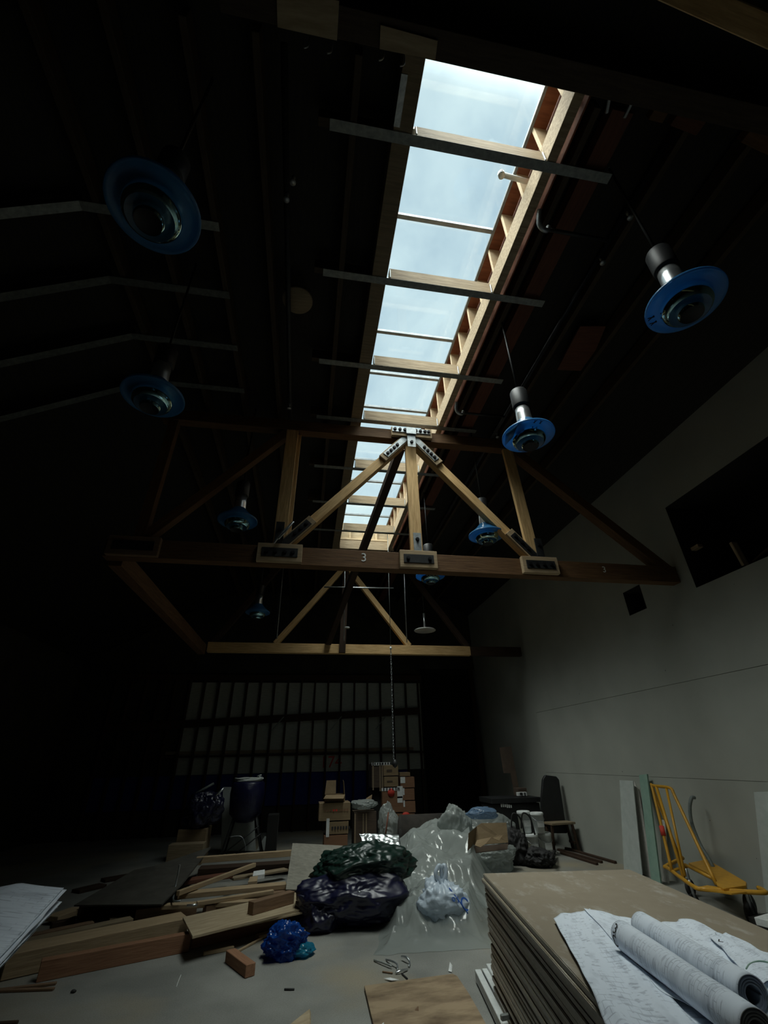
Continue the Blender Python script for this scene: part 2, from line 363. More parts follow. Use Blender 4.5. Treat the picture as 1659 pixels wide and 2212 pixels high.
def tube(name, pts, r, m, parent=None, seg=10, r_end=None):
    bm = bmesh.new(); c = sum((Vector(p) for p in pts), Vector()) / len(pts)
    bm_tube(bm, [Vector(p) - c for p in pts], r, seg, True, r_end)
    return link(name, bm, m, parent, Matrix.Translation(c), True)
def curve_pts(pts, n=8):
    pts = [Vector(p) for p in pts]; P = [pts[0]] + pts + [pts[-1]]; out = []
    for i in range(1, len(P) - 2):
        for k in range(n):
            t = k / n; p0, p1, p2, p3 = P[i - 1:i + 3]
            out.append(.5 * ((2 * p1) + (p2 - p0) * t + (2 * p0 - 5 * p1 + 4 * p2 - p3) * t * t + (3 * p1 - p0 - 3 * p2 + p3) * t ** 3))
    out.append(pts[-1]); return out
def lathe(name, prof, m, parent=None, loc=(0, 0, 0), seg=40, smooth=True, cap=False):
    bm = bmesh.new(); rings = []
    for (r, z) in prof:
        if r < 1e-5: rings.append([bm.verts.new((0, 0, z))])
        else: rings.append([bm.verts.new((r * math.cos(2 * math.pi * k / seg), r * math.sin(2 * math.pi * k / seg), z)) for k in range(seg)])
    for A, B in zip(rings, rings[1:]):
        for k in range(seg):
            k2 = (k + 1) % seg
            q = [A[k % len(A)], A[k2 % len(A)], B[k2 % len(B)], B[k % len(B)]]
            q = [v for i, v in enumerate(q) if v not in q[:i]]
            if len(q) > 2: bm.faces.new(q)
    o = link(name, bm, m, parent, Matrix.Translation(loc), smooth)
    return o
def prism(name, pts, thick, m, parent=None, bev=0, nrm=None):
    """flat piece: polygon of 3-D corner points given thickness along its normal"""
    P = [Vector(p) for p in pts]; c = sum(P, Vector()) / len(P)
    n = Vector(nrm).normalized() if nrm else (P[1] - P[0]).cross(P[2] - P[0]).normalized()
    if not nrm and n.z < -1e-3: n = -n
    x = (P[1] - P[0]); x = (x - n * x.dot(n)).normalized(); y = n.cross(x)
    mw = Matrix(((x.x, y.x, n.x, c.x), (x.y, y.y, n.y, c.y), (x.z, y.z, n.z, c.z), (0, 0, 0, 1)))
    iv = mw.inverted(); bm = bmesh.new()
    top = [bm.verts.new(iv @ p) for p in P]; bot = [bm.verts.new(iv @ (p - n * thick)) for p in P]
    bm.faces.new(top); bm.faces.new(bot[::-1])
    for i in range(len(P)):
        j = (i + 1) % len(P); bm.faces.new((top[i], bot[i], bot[j], top[j]))
    if bev: bmesh.ops.bevel(bm, geom=bm.edges[:], offset=bev, segments=1, affect='EDGES')
    return link(name, bm, m, parent, mw)
def ridge(p, s, seed, octv=3):
    v = 0; a = 1
    q = Vector(p) * s + Vector((seed * 7.3, seed * 3.1, seed * 5.7))
    for _ in range(octv):
        v += a * (1 - abs(noise.noise(q)) * 2.2); q = q * 2.05; a *= .5
    return v / 1.75
def blob(name, c, rad, m, parent=None, seed=1, amp=.16, freq=1.7, sub=5, base=.0, pleat=0, rz=0, lump=.25, facets=0):
    """crumpled bag or heap: closed skin, folded, resting flat on its base; facets gives it flat panels with straight creases"""
    bm = bmesh.new(); bmesh.ops.create_icosphere(bm, subdivisions=sub, radius=1)
    rnd = random.Random(seed); PL = []
    for _ in range(facets):
        n = Vector((rnd.gauss(0, 1), rnd.gauss(0, 1), rnd.gauss(0, 1))).normalized(); PL.append((n, rnd.uniform(.74, 1.02)))
    for v in bm.verts:
        d = v.co.normalized()
        k = 1 + lump * noise.noise(d * 1.1 + Vector((seed, seed * 2, 0)))
        if facets:
            w = (d + .10 * noise.noise_vector(d * 2.6 + Vector((seed, 0, 0)))).normalized()
            k *= min([1.12] + [h / max(.12, n.dot(w)) for n, h in PL if n.dot(w) > .12])
            k += amp * .45 * (ridge(w, freq * 1.6, seed) - .5)
        else:
            k += amp * (ridge(d + .25 * noise.noise_vector(d * 1.7 + Vector((seed, 0, 0))), freq, seed) - .55) + amp * .16 * (ridge(d, freq * 2.6, seed + 3) - .5)
        if pleat:
            up = max(0, d.z); k *= 1 + pleat * up * math.sin(math.atan2(d.y, d.x) * 15 + seed) * .5
        p = Vector((d.x * rad[0] * k, d.y * rad[1] * k, d.z * rad[2] * k + rad[2] * .8))
        if p.z < base: p.z = base + .002 * noise.noise(p * 9)
        v.co = p
    return link(name, bm, m, parent, Matrix.Translation(c) @ Matrix.Rotation(rz, 4, 'Z'), True)
def crease(p, f, seed):
    """straight folds in several directions, each fading in and out along its run"""
    rnd = random.Random(seed); v = 0
    for k in range(7):
        a = rnd.uniform(0, math.pi); ff = f * rnd.uniform(.6, 1.9); ph = rnd.uniform(0, 9)
        s_ = p.x * math.cos(a) + p.y * math.sin(a)
        t_ = (s_ * ff + ph + .25 * noise.noise(Vector((p.x * 1.3, p.y * 1.3, seed + k)))) % 1
        mk = max(0, .25 + noise.noise(Vector((p.x * 1.1 + k * 3.7, p.y * 1.1, seed * 1.7))) * 1.4)
        v += (1 - abs(2 * t_ - 1)) * mk * (1.3 / (ff / f + .5))
    return v / 3
def sheet(name, corners, hf, m, parent=None, nu=60, nv=60, edge=.04, seed=1, thick=0, z0=.004):
    """loose sheet: bilinear patch between four floor corners, raised by hf(u, v), ragged edges"""
    A, B, C, D = [Vector(p) for p in corners]; c = (A + B + C + D) / 4; c.z = 0
    bm = bmesh.new(); uvl = bm.loops.layers.uv.new('UVMap'); g = []
    for j in range(nv + 1):
        row = []
        for i in range(nu + 1):
            u, v = i / nu, j / nv
            p = (A * (1 - u) + B * u) * (1 - v) + (D * (1 - u) + C * u) * v
            w = 1 - 16 * u * (1 - u) * v * (1 - v)
            e = edge * w
            p = p + Vector((noise.noise(Vector((u * 5, v * 5, seed))) * e, noise.noise(Vector((u * 5, v * 5, seed + 9))) * e, 0))
            p.z = max(p.z + hf(u, v, p), p.z + z0)
            row.append((bm.verts.new(p - c), u, v))
        g.append(row)
    for j in range(nv):
        for i in range(nu):
            q = [g[j][i], g[j][i + 1], g[j + 1][i + 1], g[j + 1][i]]
            f = bm.faces.new([t[0] for t in q])
            for lp, t in zip(f.loops, q): lp[uvl].uv = (t[1], t[2])
    o = link(name, bm, m, parent, Matrix.Translation(c), True)
    if thick:
        s = o.modifiers.new('thickness', 'SOLIDIFY'); s.thickness = thick; s.offset = 1
    return o
def text(name, s, size, m, parent, mw, extrude=.001):
    cu = bpy.data.curves.new(name, 'FONT'); cu.body = s; cu.size = size; cu.extrude = extrude; cu.align_x = 'CENTER'; cu.align_y = 'CENTER'
    o = bpy.data.objects.new(name, cu); COL.objects.link(o)
    dg = bpy.context.evaluated_depsgraph_get(); me = bpy.data.meshes.new_from_object(o.evaluated_get(dg))
    bpy.data.objects.remove(o); me.materials.clear(); me.materials.append(M[m])
    o = bpy.data.objects.new(name, me); COL.objects.link(o)
    o.parent = parent
    chain = Matrix(); q = parent
    while q is not None: chain = q.matrix_basis @ chain; q = q.parent
    o.matrix_basis = chain.inverted() @ mw
    return o
def facing(p, x=(1, 0, 0), z=(0, 0, 1)):
    """matrix at p whose local X runs along x and local Y along z (for lettering and labels on upright faces)"""
    x = Vector(x).normalized(); y = Vector(z); y = (y - x * y.dot(x)).normalized(); n = x.cross(y)
    return Matrix(((x.x, y.x, n.x, p[0]), (x.y, y.y, n.y, p[1]), (x.z, y.z, n.z, p[2]), (0, 0, 0, 1)))
def patch(name, mw, w, h, m, parent, t=.002):
    bm = bmesh.new(); bm_box(bm, (0, 0, 0), (w, h, t)); return link(name, bm, m, parent, mw)
def copy_thing(src, loc, rz=None, label=None, group=None):
    r = src.copy(); COL.objects.link(r); r.location = loc
    if rz is not None: r.rotation_euler = (0, 0, rz)
    if label: r['label'] = label
    if group: r['group'] = group
    def kids(a, b):
        for ch in [o for o in list(COL.objects) if o.parent == a]:
            c = ch.copy(); COL.objects.link(c); c.parent = b; kids(ch, c)
    kids(src, r); return r
def struct(o):
    o['kind'] = 'structure'; return o
def quads(name, qs, m, parent=None):
    bm = bmesh.new()
    for q in qs: bm.faces.new([bm.verts.new(p) for p in q])
    bmesh.ops.remove_doubles(bm, verts=bm.verts[:], dist=1e-5)
    me_o = link(name, bm, m, parent, None, 'raw')
    for p in me_o.data.polygons: p.use_smooth = False
    return me_o
# ================================================================ the setting
ZB = 6.366      # underside of the ceiling framing
CZ = 6.62       # underside of the roof boards
ZT = 7.15       # skylight glass
XW = 5.46
struct(quads('floor', [[(-6.6, -6, 0), (6.6, -6, 0), (6.6, 14.8, 0), (-6.6, 14.8, 0)]], 'floor'))
hx0, hx1 = .62, 1.99
cq = []
ys = [-6, -5.0, .2, 1.1, 10.4, 14.8]
for i in range(5):
    a, b = ys[i], ys[i + 1]
    if i == 3:
        cq += [[(-2.45, a, CZ), (hx0, a, CZ), (hx0, b, CZ), (-2.45, b, CZ)], [(hx1, a, CZ), (4.4, a, CZ), (4.4, b, CZ), (hx1, b, CZ)]]
    else:
        cq += [[(-2.45, a, CZ), (4.4, a, CZ), (4.4, b, CZ), (-2.45, b, CZ)]]
    cq += [[(-6.6, a, 4.25), (-2.45, a, CZ), (-2.45, b, CZ), (-6.6, b, 4.25)], [(4.4, a, CZ), (6.6, a, 5.4), (6.6, b, 5.4), (4.4, b, CZ)]]
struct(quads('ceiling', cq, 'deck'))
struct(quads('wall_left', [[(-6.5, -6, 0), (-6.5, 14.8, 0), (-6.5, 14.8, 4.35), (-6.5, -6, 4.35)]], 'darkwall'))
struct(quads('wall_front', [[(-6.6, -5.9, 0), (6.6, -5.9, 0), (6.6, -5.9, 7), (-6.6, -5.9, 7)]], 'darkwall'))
# right wall of gypsum boards, with two openings; each course of boards stands a hair apart
def wall_grid(y0, y1, z0, z1, holes, X):
    Y = sorted({y0, y1, *[h[0] for h in holes], *[h[1] for h in holes]}); Z = sorted({z0, z1, *[h[2] for h in holes], *[h[3] for h in holes]})
    Y = [y for y in Y if y0 <= y <= y1]; Z = [z for z in Z if z0 <= z <= z1]; q = []
    for a, b in zip(Y, Y[1:]):
        for c, d in zip(Z, Z[1:]):
            if any(h[0] - 1e-6 <= a and b <= h[1] + 1e-6 and h[2] - 1e-6 <= c and d <= h[3] + 1e-6 for h in holes): continue
            q.append([(X, a, c), (X, b, c), (X, b, d), (X, a, d)])
    return q
HOL = [(2.3, 5.2, 3.68, 5.01), (6.24, 6.68, 3.70, 4.11)]
q = []
for z0, z1 in ((0.0, 1.294), (1.30, 2.517), (2.523, 6.2)): q += wall_grid(-6, 10.72, z0, z1, HOL, XW)
for z in (1.294, 2.517): q += [[(XW, -6, z), (XW, 10.72, z), (XW + .02, 10.72, z + .003), (XW + .02, -6, z + .003)], [(XW, -6, z + .006), (XW, 10.72, z + .006), (XW + .02, 10.72, z + .003), (XW + .02, -6, z + .003)]]
q += [[(XW, 10.72, 0), (XW + .06, 10.72, 0), (XW + .06, 10.72, 6.2), (XW, 10.72, 6.2)]] + wall_grid(10.72, 14.8, 0, 6.2, [], XW + .06)
wr = struct(quads('wall_right', q, 'wallboard'))
# the recesses behind the openings
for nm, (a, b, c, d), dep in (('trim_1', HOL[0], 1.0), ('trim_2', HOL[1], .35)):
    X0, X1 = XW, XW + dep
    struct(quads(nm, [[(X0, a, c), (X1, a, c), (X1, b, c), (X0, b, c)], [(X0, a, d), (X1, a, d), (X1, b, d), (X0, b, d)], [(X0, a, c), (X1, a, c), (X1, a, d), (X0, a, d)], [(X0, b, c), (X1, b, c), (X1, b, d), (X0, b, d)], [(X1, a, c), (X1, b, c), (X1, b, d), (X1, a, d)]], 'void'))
st = beam('opening_stud', (5.530, 4.437, 3.710), (5.530, 4.467, 4.056), .09, .04, 'rim'); tag(st, 'slanting pale stud standing in the dark upper opening of the right wall', 'stud')
st = beam('wood_block', (5.600, 5.135, 4.262), (5.600, 4.999, 4.268), .09, .05, 'rim'); tag(st, 'small orange wood block fixed high inside the dark wall opening', 'wood block')
pn = prism('sloped_board', [(XW + .03, 2.4, 4.3), (XW + .03, 4.3, 3.72), (XW + .8, 4.3, 3.72), (XW + .8, 2.4, 4.3)], .02, 'darktimber'); tag(pn, 'dark sloping board along the bottom of the upper wall opening', 'board')
# back wall: bare studs over old white boards, blue painted band below
YB = 14.62
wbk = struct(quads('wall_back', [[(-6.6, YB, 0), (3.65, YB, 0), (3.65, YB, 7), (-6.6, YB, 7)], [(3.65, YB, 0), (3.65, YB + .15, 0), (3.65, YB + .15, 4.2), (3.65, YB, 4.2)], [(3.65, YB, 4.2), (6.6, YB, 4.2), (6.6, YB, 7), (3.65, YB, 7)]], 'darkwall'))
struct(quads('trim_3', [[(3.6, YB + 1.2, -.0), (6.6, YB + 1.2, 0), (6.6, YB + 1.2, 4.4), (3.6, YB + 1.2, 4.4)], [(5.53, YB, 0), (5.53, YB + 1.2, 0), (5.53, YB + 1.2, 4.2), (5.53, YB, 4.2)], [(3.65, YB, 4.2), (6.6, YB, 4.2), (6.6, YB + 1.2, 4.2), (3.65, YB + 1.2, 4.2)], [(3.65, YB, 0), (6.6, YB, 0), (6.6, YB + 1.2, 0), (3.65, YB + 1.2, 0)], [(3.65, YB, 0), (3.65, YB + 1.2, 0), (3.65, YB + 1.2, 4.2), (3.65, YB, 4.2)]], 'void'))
wp = box('board_panel', (.1, YB - .015, 2.55), (7.0, .02, 2.38), 'whiteboard', wbk); wp['label'] = 'old white boards showing between the studs'
bp_ = box('blue_band', (-1.2, YB - .015, .97), (8.6, .02, .76), 'bluewall', wbk); bp_['label'] = 'blue painted band along the bottom of the boards'
for k in range(23):
    x = -5.4 + .406 * k
    box('stud', (x, YB - .07, 1.9), (.05, .12, 3.8), 'darktimber', wbk)
box('top_plate', (-1, YB - .07, 3.88), (9.3, .1, .16), 'darktimber', wbk)
beam('ledger', (-5.4, YB - .13, 2.52), (3.55, YB - .13, 2.92), .04, .2, 'darktimber', wbk)
box('blocking', (-.9, YB - .06, 1.80), (9, .08, .05), 'darktimber', wbk)
pr = box('ledger_strip', (-.2, YB - .05, 1.89), (7, .04, .08), 'oldlum', wbk); pr['label'] = 'pale wood strip above the blocking'
for x in (-.75, .95, 2.3):
    beam('brace_strap', (x - .15, YB - .16, 2.42), (x + .17, YB - .16, 2.78), .03, .01, 'strap', wbk, up=(0, 1, 0))
text('painted_number', '174', .42, 'redink', wbk, facing((.86, YB - .03, 1.58)), .002)
jb = box('door_post', (5.34, YB - .08, 2.1), (.12, .14, 4.2), 'darktimber'); jb['kind'] = 'structure'; jb.name = 'trim_4'

# ---------------------------------------------------------------- skylights
def skylight(name, y0, y1, mulls, detail=True):
    w = bpy.data.objects.new(name, None); COL.objects.link(w); w.location = (1.26, (y0 + y1) / 2, ZB); struct(w)
    L = y1 - y0; cy = (y0 + y1) / 2
    box('glass', (1.33, cy, ZT + .01), (1.46, L, .012), 'glass', w, bev=0)
    for y in mulls:
        box('mullion', (1.26, y, ZT + .005), (1.24, .05, .05), 'mull', w)
        box('mullion_cap', (1.26, y, ZT + .036), (1.24, .028, .012), 'mull', w)
    box('edge_bar', (1.895, cy, ZT - .02), (.05, L, .04), 'mull', w)
    box('edge_bar', (.635, cy, ZT - .02), (.04, L, .04), 'mull', w)
    box('side_panel', (.605, cy, (ZB + ZT) / 2 + .12), (.02, L, ZT - ZB - .2), 'ply', w)
    box('side_panel', (2.055, cy, (ZB + ZT) / 2 + .05), (.018, L, ZT - ZB - .06), 'plyred', w)
    box('rim_beam', (.53, cy, ZB + .13), (.17, L, .26), 'oldlum', w)
    box('rim_beam', (1.925, cy, ZB + .13), (.09, L, .26), 'rim', w)
    box('upper_plate', (1.97, cy, ZT - .03), (.14, L, .03), 'plyred', w)
    y = y0 + .12
    while detail and y < y1:
        box('stud', (1.97, y, ZB + .50), (.14, .04, .50), 'stud', w); y += .406
    box('end_panel', (1.33, y0 - .01, (ZB + ZT) / 2 + .02), (1.48, .02, ZT - ZB - .03), 'ply', w)
    box('end_panel', (1.33, y1 + .01, (ZB + ZT) / 2 + .02), (1.48, .02, ZT - ZB - .03), 'ply', w)
    box('end_beam', (1.26, y1 - .05, ZB + .12), (1.25, .09, .24), 'rim', w)
    if detail:
        for x in (.9, 1.28, 1.6): box('stud', (x, y1 - .035, ZB + .46), (.04, .07, .5), 'stud', w)
        box('end_plate', (1.26, y1 - .05, ZB + .275), (1.25, .09, .04), 'stud', w)
    return w
skylight('window_1', 1.12, 10.35, [1.86 + .8 * k for k in range(11)])

# ---------------------------------------------------------------- ceiling framing
JY = [1.66, 2.98, 4.24, 5.36, 6.70, 7.98, 9.26]
where = ['nearest of the cross joists in the skylight, just past the overhead beam', 'cross joist second from the near end of the skylight', 'cross joist third from the near end of the skylight', 'cross joist just above the near truss', 'first cross joist seen behind the near truss', 'second cross joist seen behind the near truss', 'farthest cross joist before the skylight end wall']
for y, wl in zip(JY, where):
    t = thing('cross_joist', 'pale lumber ' + wl, 'joist', (1.26, y, ZB), 0, 'cross joists in the skylight well')
    beam('lumber', (.65, y, ZB + .095), (1.87, y, ZB + .095), .075, .19, 'rim', t)
    for x in (.655, 1.868):
        h_ = box('joist_hanger', (x, y, ZB + .08), (.012, .10, .15), 'steel', t); h_['label'] = 'bright metal hanger'
    s = box('steel_strap', (1.22, y, ZB - .008), (2.64, .085, .004), 'strap'); tag(s, 'flat steel strap under the ' + wl.replace('nearest of the cross joists in the skylight, just past the overhead beam', 'cross joist nearest the overhead beam').replace('farthest cross joist', 'last cross joist').replace(' of the skylight', ''), 'strap', 'steel straps under the cross joists')
    b = beam('blocking', (-.2, y, ZB + .09), (.44, y, ZB + .09), .07, .16, 'joist'); tag(b, 'short dark blocking left of the ' + wl.replace('nearest of the cross joists in the skylight, just past the overhead beam', 'cross joist nearest the overhead beam').replace(' of the skylight', '').replace('first cross joist seen', 'first cross joist').replace('second cross joist seen', 'second cross joist').replace('farthest cross joist before the skylight end wall', 'farthest cross joist'), 'blocking', 'blocking beside the skylight')
# purlins and joists along the roof
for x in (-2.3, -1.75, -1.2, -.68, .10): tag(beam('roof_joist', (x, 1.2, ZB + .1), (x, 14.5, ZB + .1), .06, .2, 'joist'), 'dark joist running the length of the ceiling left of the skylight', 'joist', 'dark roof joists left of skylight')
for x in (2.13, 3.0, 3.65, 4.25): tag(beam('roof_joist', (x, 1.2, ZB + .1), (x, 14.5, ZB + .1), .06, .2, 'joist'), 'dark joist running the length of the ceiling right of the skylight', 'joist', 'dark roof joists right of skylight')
tag(beam('red_joist', (2.38, 1.2, ZB + .12), (2.38, 14.5, ZB + .12), .2, .14, 'redwood'), 'dull red joist running along the ceiling right of the skylight', 'joist')
tag(prism('ceiling_patch', [(3.2, 3.25, ZB + .09), (3.53, 3.2, ZB + .09), (3.71, 3.93, ZB + .09), (3.27, 3.97, ZB + .09)], .03, 'redwood'), 'dull red square patch in the dark ceiling on the right', 'ceiling patch')
d = lathe('round_cover', [(0, 0), (.17, 0), (.175, .01), (.175, .04), (0, .04)], 'oldlum', None, (-.38, 3.35, ZB - .05)); tag(d, 'round tan cover disc on the ceiling left of the skylight', 'cover')
# straps wrapping over the fold of the ceiling on the left
for k, (y, lab) in enumerate(((2.66, 'brightest bent steel strap, running behind the nearest left lamp'), (3.42, 'bent steel strap second from the camera across the left ceiling'), (4.18, 'bent steel strap third from the camera across the left ceiling'), (4.95, 'dim bent steel strap just above the second left lamp'))):
    bm = bmesh.new(); zf = ZB - .01
    pr_ = [(-1.16, zf), (-2.45, zf), (-5.6, zf - .57 * 3.15)]
    for (xa, za), (xb, zb_) in zip(pr_, pr_[1:]):
        nx, nz = (za - zb_), -(xa - xb); l = math.hypot(nx, nz); nx, nz = nx / l * .005, nz / l * .005
        vs = [bm.verts.new((x, y_, z)) for (x, z) in ((xa, za), (xb, zb_)) for y_ in (y - .045, y + .045)]
        vt = [bm.verts.new((v.co.x + nx, v.co.y, v.co.z - abs(nz))) for v in vs]
        for f in ((0, 1, 3, 2),): bm.faces.new([vs[i] for i in f]); bm.faces.new([vt[i] for i in f[::-1]])
        for a, b in ((0, 1), (1, 3), (3, 2), (2, 0)): bm.faces.new((vs[a], vs[b], vt[b], vt[a]))
    tag(link('bent_strap', bm, 'strap' if k == 0 else 'strapshade'), lab, 'strap', 'bent straps on the left ceiling')
    b_ = beam('sloping_rafter', (-2.45, y + .03, ZB + .1), (-6.3, y + .03, ZB + .1 - .57 * 3.85), .06, .16, 'joist'); tag(b_, 'dark rafter sloping down to the left above a bent strap', 'rafter', 'dark rafters on the left slope')
# transverse beam above the near end of the skylight and the plates on it
ob = box('overhead_beam', (2.2, 1.03, ZB + .06), (6.2, .17, .34), 'beamwood'); tag(ob, 'dark overhead beam crossing the top of the view at the skylight end', 'beam')
tag(prism('plywood_plate', [(-0.499, 0.947, 6.250), (-0.070, 0.921, 6.250), (-0.072, 1.118, 6.250), (-0.500, 1.118, 6.250)], .02, 'ply'), 'dim plywood plate on the overhead beam, farthest left', 'plate')
tag(prism('plywood_plate', [(0.233, 0.989, 6.250), (0.662, 1.001, 6.250), (0.672, 1.104, 6.250), (0.245, 1.112, 6.250)], .02, 'ply'), 'dim plywood plate on the overhead beam beside the skylight corner', 'plate')
for k, (p, lab) in enumerate((((-0.276, 1.156, 6.280), 'leftmost'), ((-0.105, 1.158, 6.280), 'second from left'), ((0.281, 1.133, 6.280), 'brightest'), ((0.444, 1.140, 6.280), 'rightmost'))):
    p = Vector(p); tag(tube('wire_hook', curve_pts([p + Vector((0, 0, .06)), p, p + Vector((-.005, .02, -.07)), p + Vector((-.035, .03, -.085))], 4), .006, 'steel', seg=6), lab + ' of the bent metal hooks hanging under the overhead beam', 'hook', 'hooks under the overhead beam')
tag(beam('roof_brace', (1.112, 0.330, 5.132), (2.394, 0.330, 3.725), .09, .14, 'truss'), 'lit timber brace crossing the top right corner of the view', 'brace')
for p, q_, lab in (((2.604, 1.133, 6.400), (2.739, 1.136, 6.400), 'left of the two dull brown blocks under the overhead beam on the right'), ((2.822, 1.139, 6.400), (3.106, 1.167, 6.400), 'reddish block under the overhead beam, right of the brown one'), ((3.543, 1.147, 6.400), (3.984, 1.205, 6.400), 'pale brown block at the right edge under the overhead beam')):
    tag(beam('wood_block', p, q_, .14, .09, 'redwood' if 'reddish' in lab else 'truss2'), lab, 'block')
pl = box('metal_plate', (.47, 1.42, ZB - .005), (.055, .34, .006), 'steel'); tag(pl, 'bright perforated metal plate beside the skylight corner', 'plate')
for k, (x, y) in enumerate(((1307, 215), (1360, 225))):
    p = Vector((2.152, 1.064, 6.350)) if k == 0 else Vector((2.376, 1.072, 6.350)); e = Vector((2.212, 1.218, 6.350)) if k == 0 else Vector((2.381, 1.223, 6.350))
    tag(beam('steel_angle', p, e, .025, .025, 'steel'), ('left' if k == 0 else 'right') + ' of two pale metal angles flanking the red joist', 'metal angle')

# ---------------------------------------------------------------- trusses
def bolts(par, pts, n, r=.022):
    src = None
    for p in pts:
        n_ = Vector(n)
        q_ = Vector((0, 0, 1)).rotation_difference(n_).to_matrix().to_4x4()
        if src is None:
            bm = bmesh.new()
            bmesh.ops.create_cone(bm, cap_ends=True, segments=6, radius1=r, radius2=r, depth=.028)
            bmesh.ops.create_cone(bm, cap_ends=True, segments=14, radius1=r * 1.35, radius2=r * 1.35, depth=.006, matrix=Matrix.Translation((0, 0, -.012)))
            src = link('bolt', bm, 'bolt', par, Matrix.Translation(p) @ q_)
        else:
            c = src.copy(); COL.objects.link(c)
            chain = Matrix(); pp = par
            while pp is not None: chain = pp.matrix_basis @ chain; pp = pp.parent
            c.matrix_basis = chain.inverted() @ (Matrix.Translation(p) @ q_)
def plate(name, a, b, h, m, par, up=(0, 0, 1), t=.012, bl=(), Y=None):
    o = beam(name, a, b, t, h, m, par, up, .001)
    if bl:
        va, vb = Vector(a), Vector(b)
        bolts(o, [va + (vb - va) * f + Vector((0, -.018, 0)) for f in bl], (0, -1, 0))
    return o
def truss_near():
    Y = 5.45
    t = thing('roof_truss', 'big timber roof truss with bolted plates across the skylight, nearer of the two', 'truss', (1.4, Y, 3.84), 0, 'timber roof trusses')
    zc, zu = 3.97, 6.16
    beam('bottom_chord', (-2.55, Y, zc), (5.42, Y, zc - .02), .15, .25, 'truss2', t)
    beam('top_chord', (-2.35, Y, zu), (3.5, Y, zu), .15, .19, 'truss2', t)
    P = {'L0': (-2.2, Y, zc + .1), 'L1': (-.44, Y, zc + .1), 'L2': (1.40, Y, zc + .1), 'L3': (3.17, Y, zc + .1), 'L4': (5.25, Y, zc + .1), 'U1': (-.42, Y, zu), 'U2': (1.40, Y, zu), 'U3': (3.08, Y, zu)}
    def mem(n, a, b, w, h, m, ea=.12, eb=.12, up=(0, 1, 0)):
        a = Vector(P[a]); b = Vector(P[b]); d = (b - a).normalized(); return beam(n, a + d * ea, b - d * eb, h, w, m, t, up)
    for a, b in (('U1', 'L1'), ('U2', 'L2'), ('U3', 'L3')):
        va, vb = Vector(P[a]), Vector(P[b])
        beam('post', va + Vector((-.025 if a != 'U2' else 0, -.05, -.1)), vb + Vector((-.025 if a != 'U2' else 0, -.05, .02)), .17, .06, 'truss', t, (0, 1, 0))
        beam('post', va + Vector((.03, .05, -.1)), vb + Vector((.03, .05, .02)), .15, .06, 'truss', t, (0, 1, 0))
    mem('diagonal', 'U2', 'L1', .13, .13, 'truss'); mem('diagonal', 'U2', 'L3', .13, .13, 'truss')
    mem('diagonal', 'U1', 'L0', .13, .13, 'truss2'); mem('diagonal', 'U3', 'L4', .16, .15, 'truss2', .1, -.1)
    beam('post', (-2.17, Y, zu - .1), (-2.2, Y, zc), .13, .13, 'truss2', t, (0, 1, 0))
    yf = Y - .085
    for key, wd, bl in (('L1', .57, (.14, .38, .64, .86)), ('L2', .52, (.14, .86)), ('L3', .54, (.12, .35, .6, .86)), ('L0', .6, ())):
        x = P[key][0]
        box('packer_block', (x, yf - .03, zc), (wd, .07, .25), 'tanlum' if key != 'L0' else 'brownlum', t)
        plate('plate', (x - wd * .4, yf - .07, zc + .0), (x + wd * .4, yf - .07, zc + .0), .12, 'black', t, bl=bl)
    # plates on the diagonals and posts
    def dplate(a, b, s, L, m, bl):
        a = Vector(P[a]); b = Vector(P[b]); d = (b - a).normalized(); n_ = Vector((0, -.1, 0))
        pk = beam('packer_block', a + d * (s + .02) + n_ * .85, a + d * (s + L + .07) + n_ * .85, .05, .14, 'tanlum', t)
        plate('plate', a + d * s + n_ * 1.15, a + d * (s + L) + n_ * 1.15, .10, m, t, bl=bl)
    dplate('U2', 'L1', .10, .52, 'steel', (.45, .6, .75, .9)); dplate('U2', 'L3', .10, .52, 'steel', (.45, .6, .75, .9))
    dplate('L1', 'U2', .0, .52, 'black', (.5, .7, .9)); dplate('L3', 'U2', .0, .5, 'black', (.4, .65, .9))
    box('packer_block', (1.42, yf - .03, zu + .01), (.66, .06, .17), 'tanlum', t)
    plate('plate', (1.1, yf - .068, zu + .035), (1.72, yf - .068, zu + .035), .09, 'steel', t, bl=(.07, .2, .33, .45, .62, .74, .86, .96))
    plate('plate', (1.40, yf - .082, zu + .06), (1.40, yf - .082, zu - .30), .13, 'steel', t, (1, 0, 0), bl=(.75,))
    pb = box('knuckle', (1.40, yf - .10, zu + .0), (.16, .03, .13), 'steel', t)
    for x, m, zl in ((1.40, 'steel', .40), (3.21, 'black', .42), (-.47, 'black', .45)):
        plate('plate', (x, yf - .05, zc + .06), (x, yf - .05, zc + zl), .11, m, t, (1, 0, 0), bl=(.7,))
    wf = tube('wire_tie', curve_pts([(-.52, yf - .12, zc + .1), (-.44, yf - .15, zc + .22), (-.3, yf - .13, zc + .42), (-.36, yf - .16, zc + .3), (-.47, yf - .14, zc + .15)], 5), .014, 'alu', t, 6); wf['label'] = 'shiny crumpled tie at the left joint'
    wm = text('chalk_mark', '3', .17, 'label', t, facing((.66, Y - .078, zc + .01)), .001)
    wm2 = text('chalk_mark', '3', .13, 'label', t, facing((4.2, Y - .078, zc + .0)), .001)
    return t
truss_near()
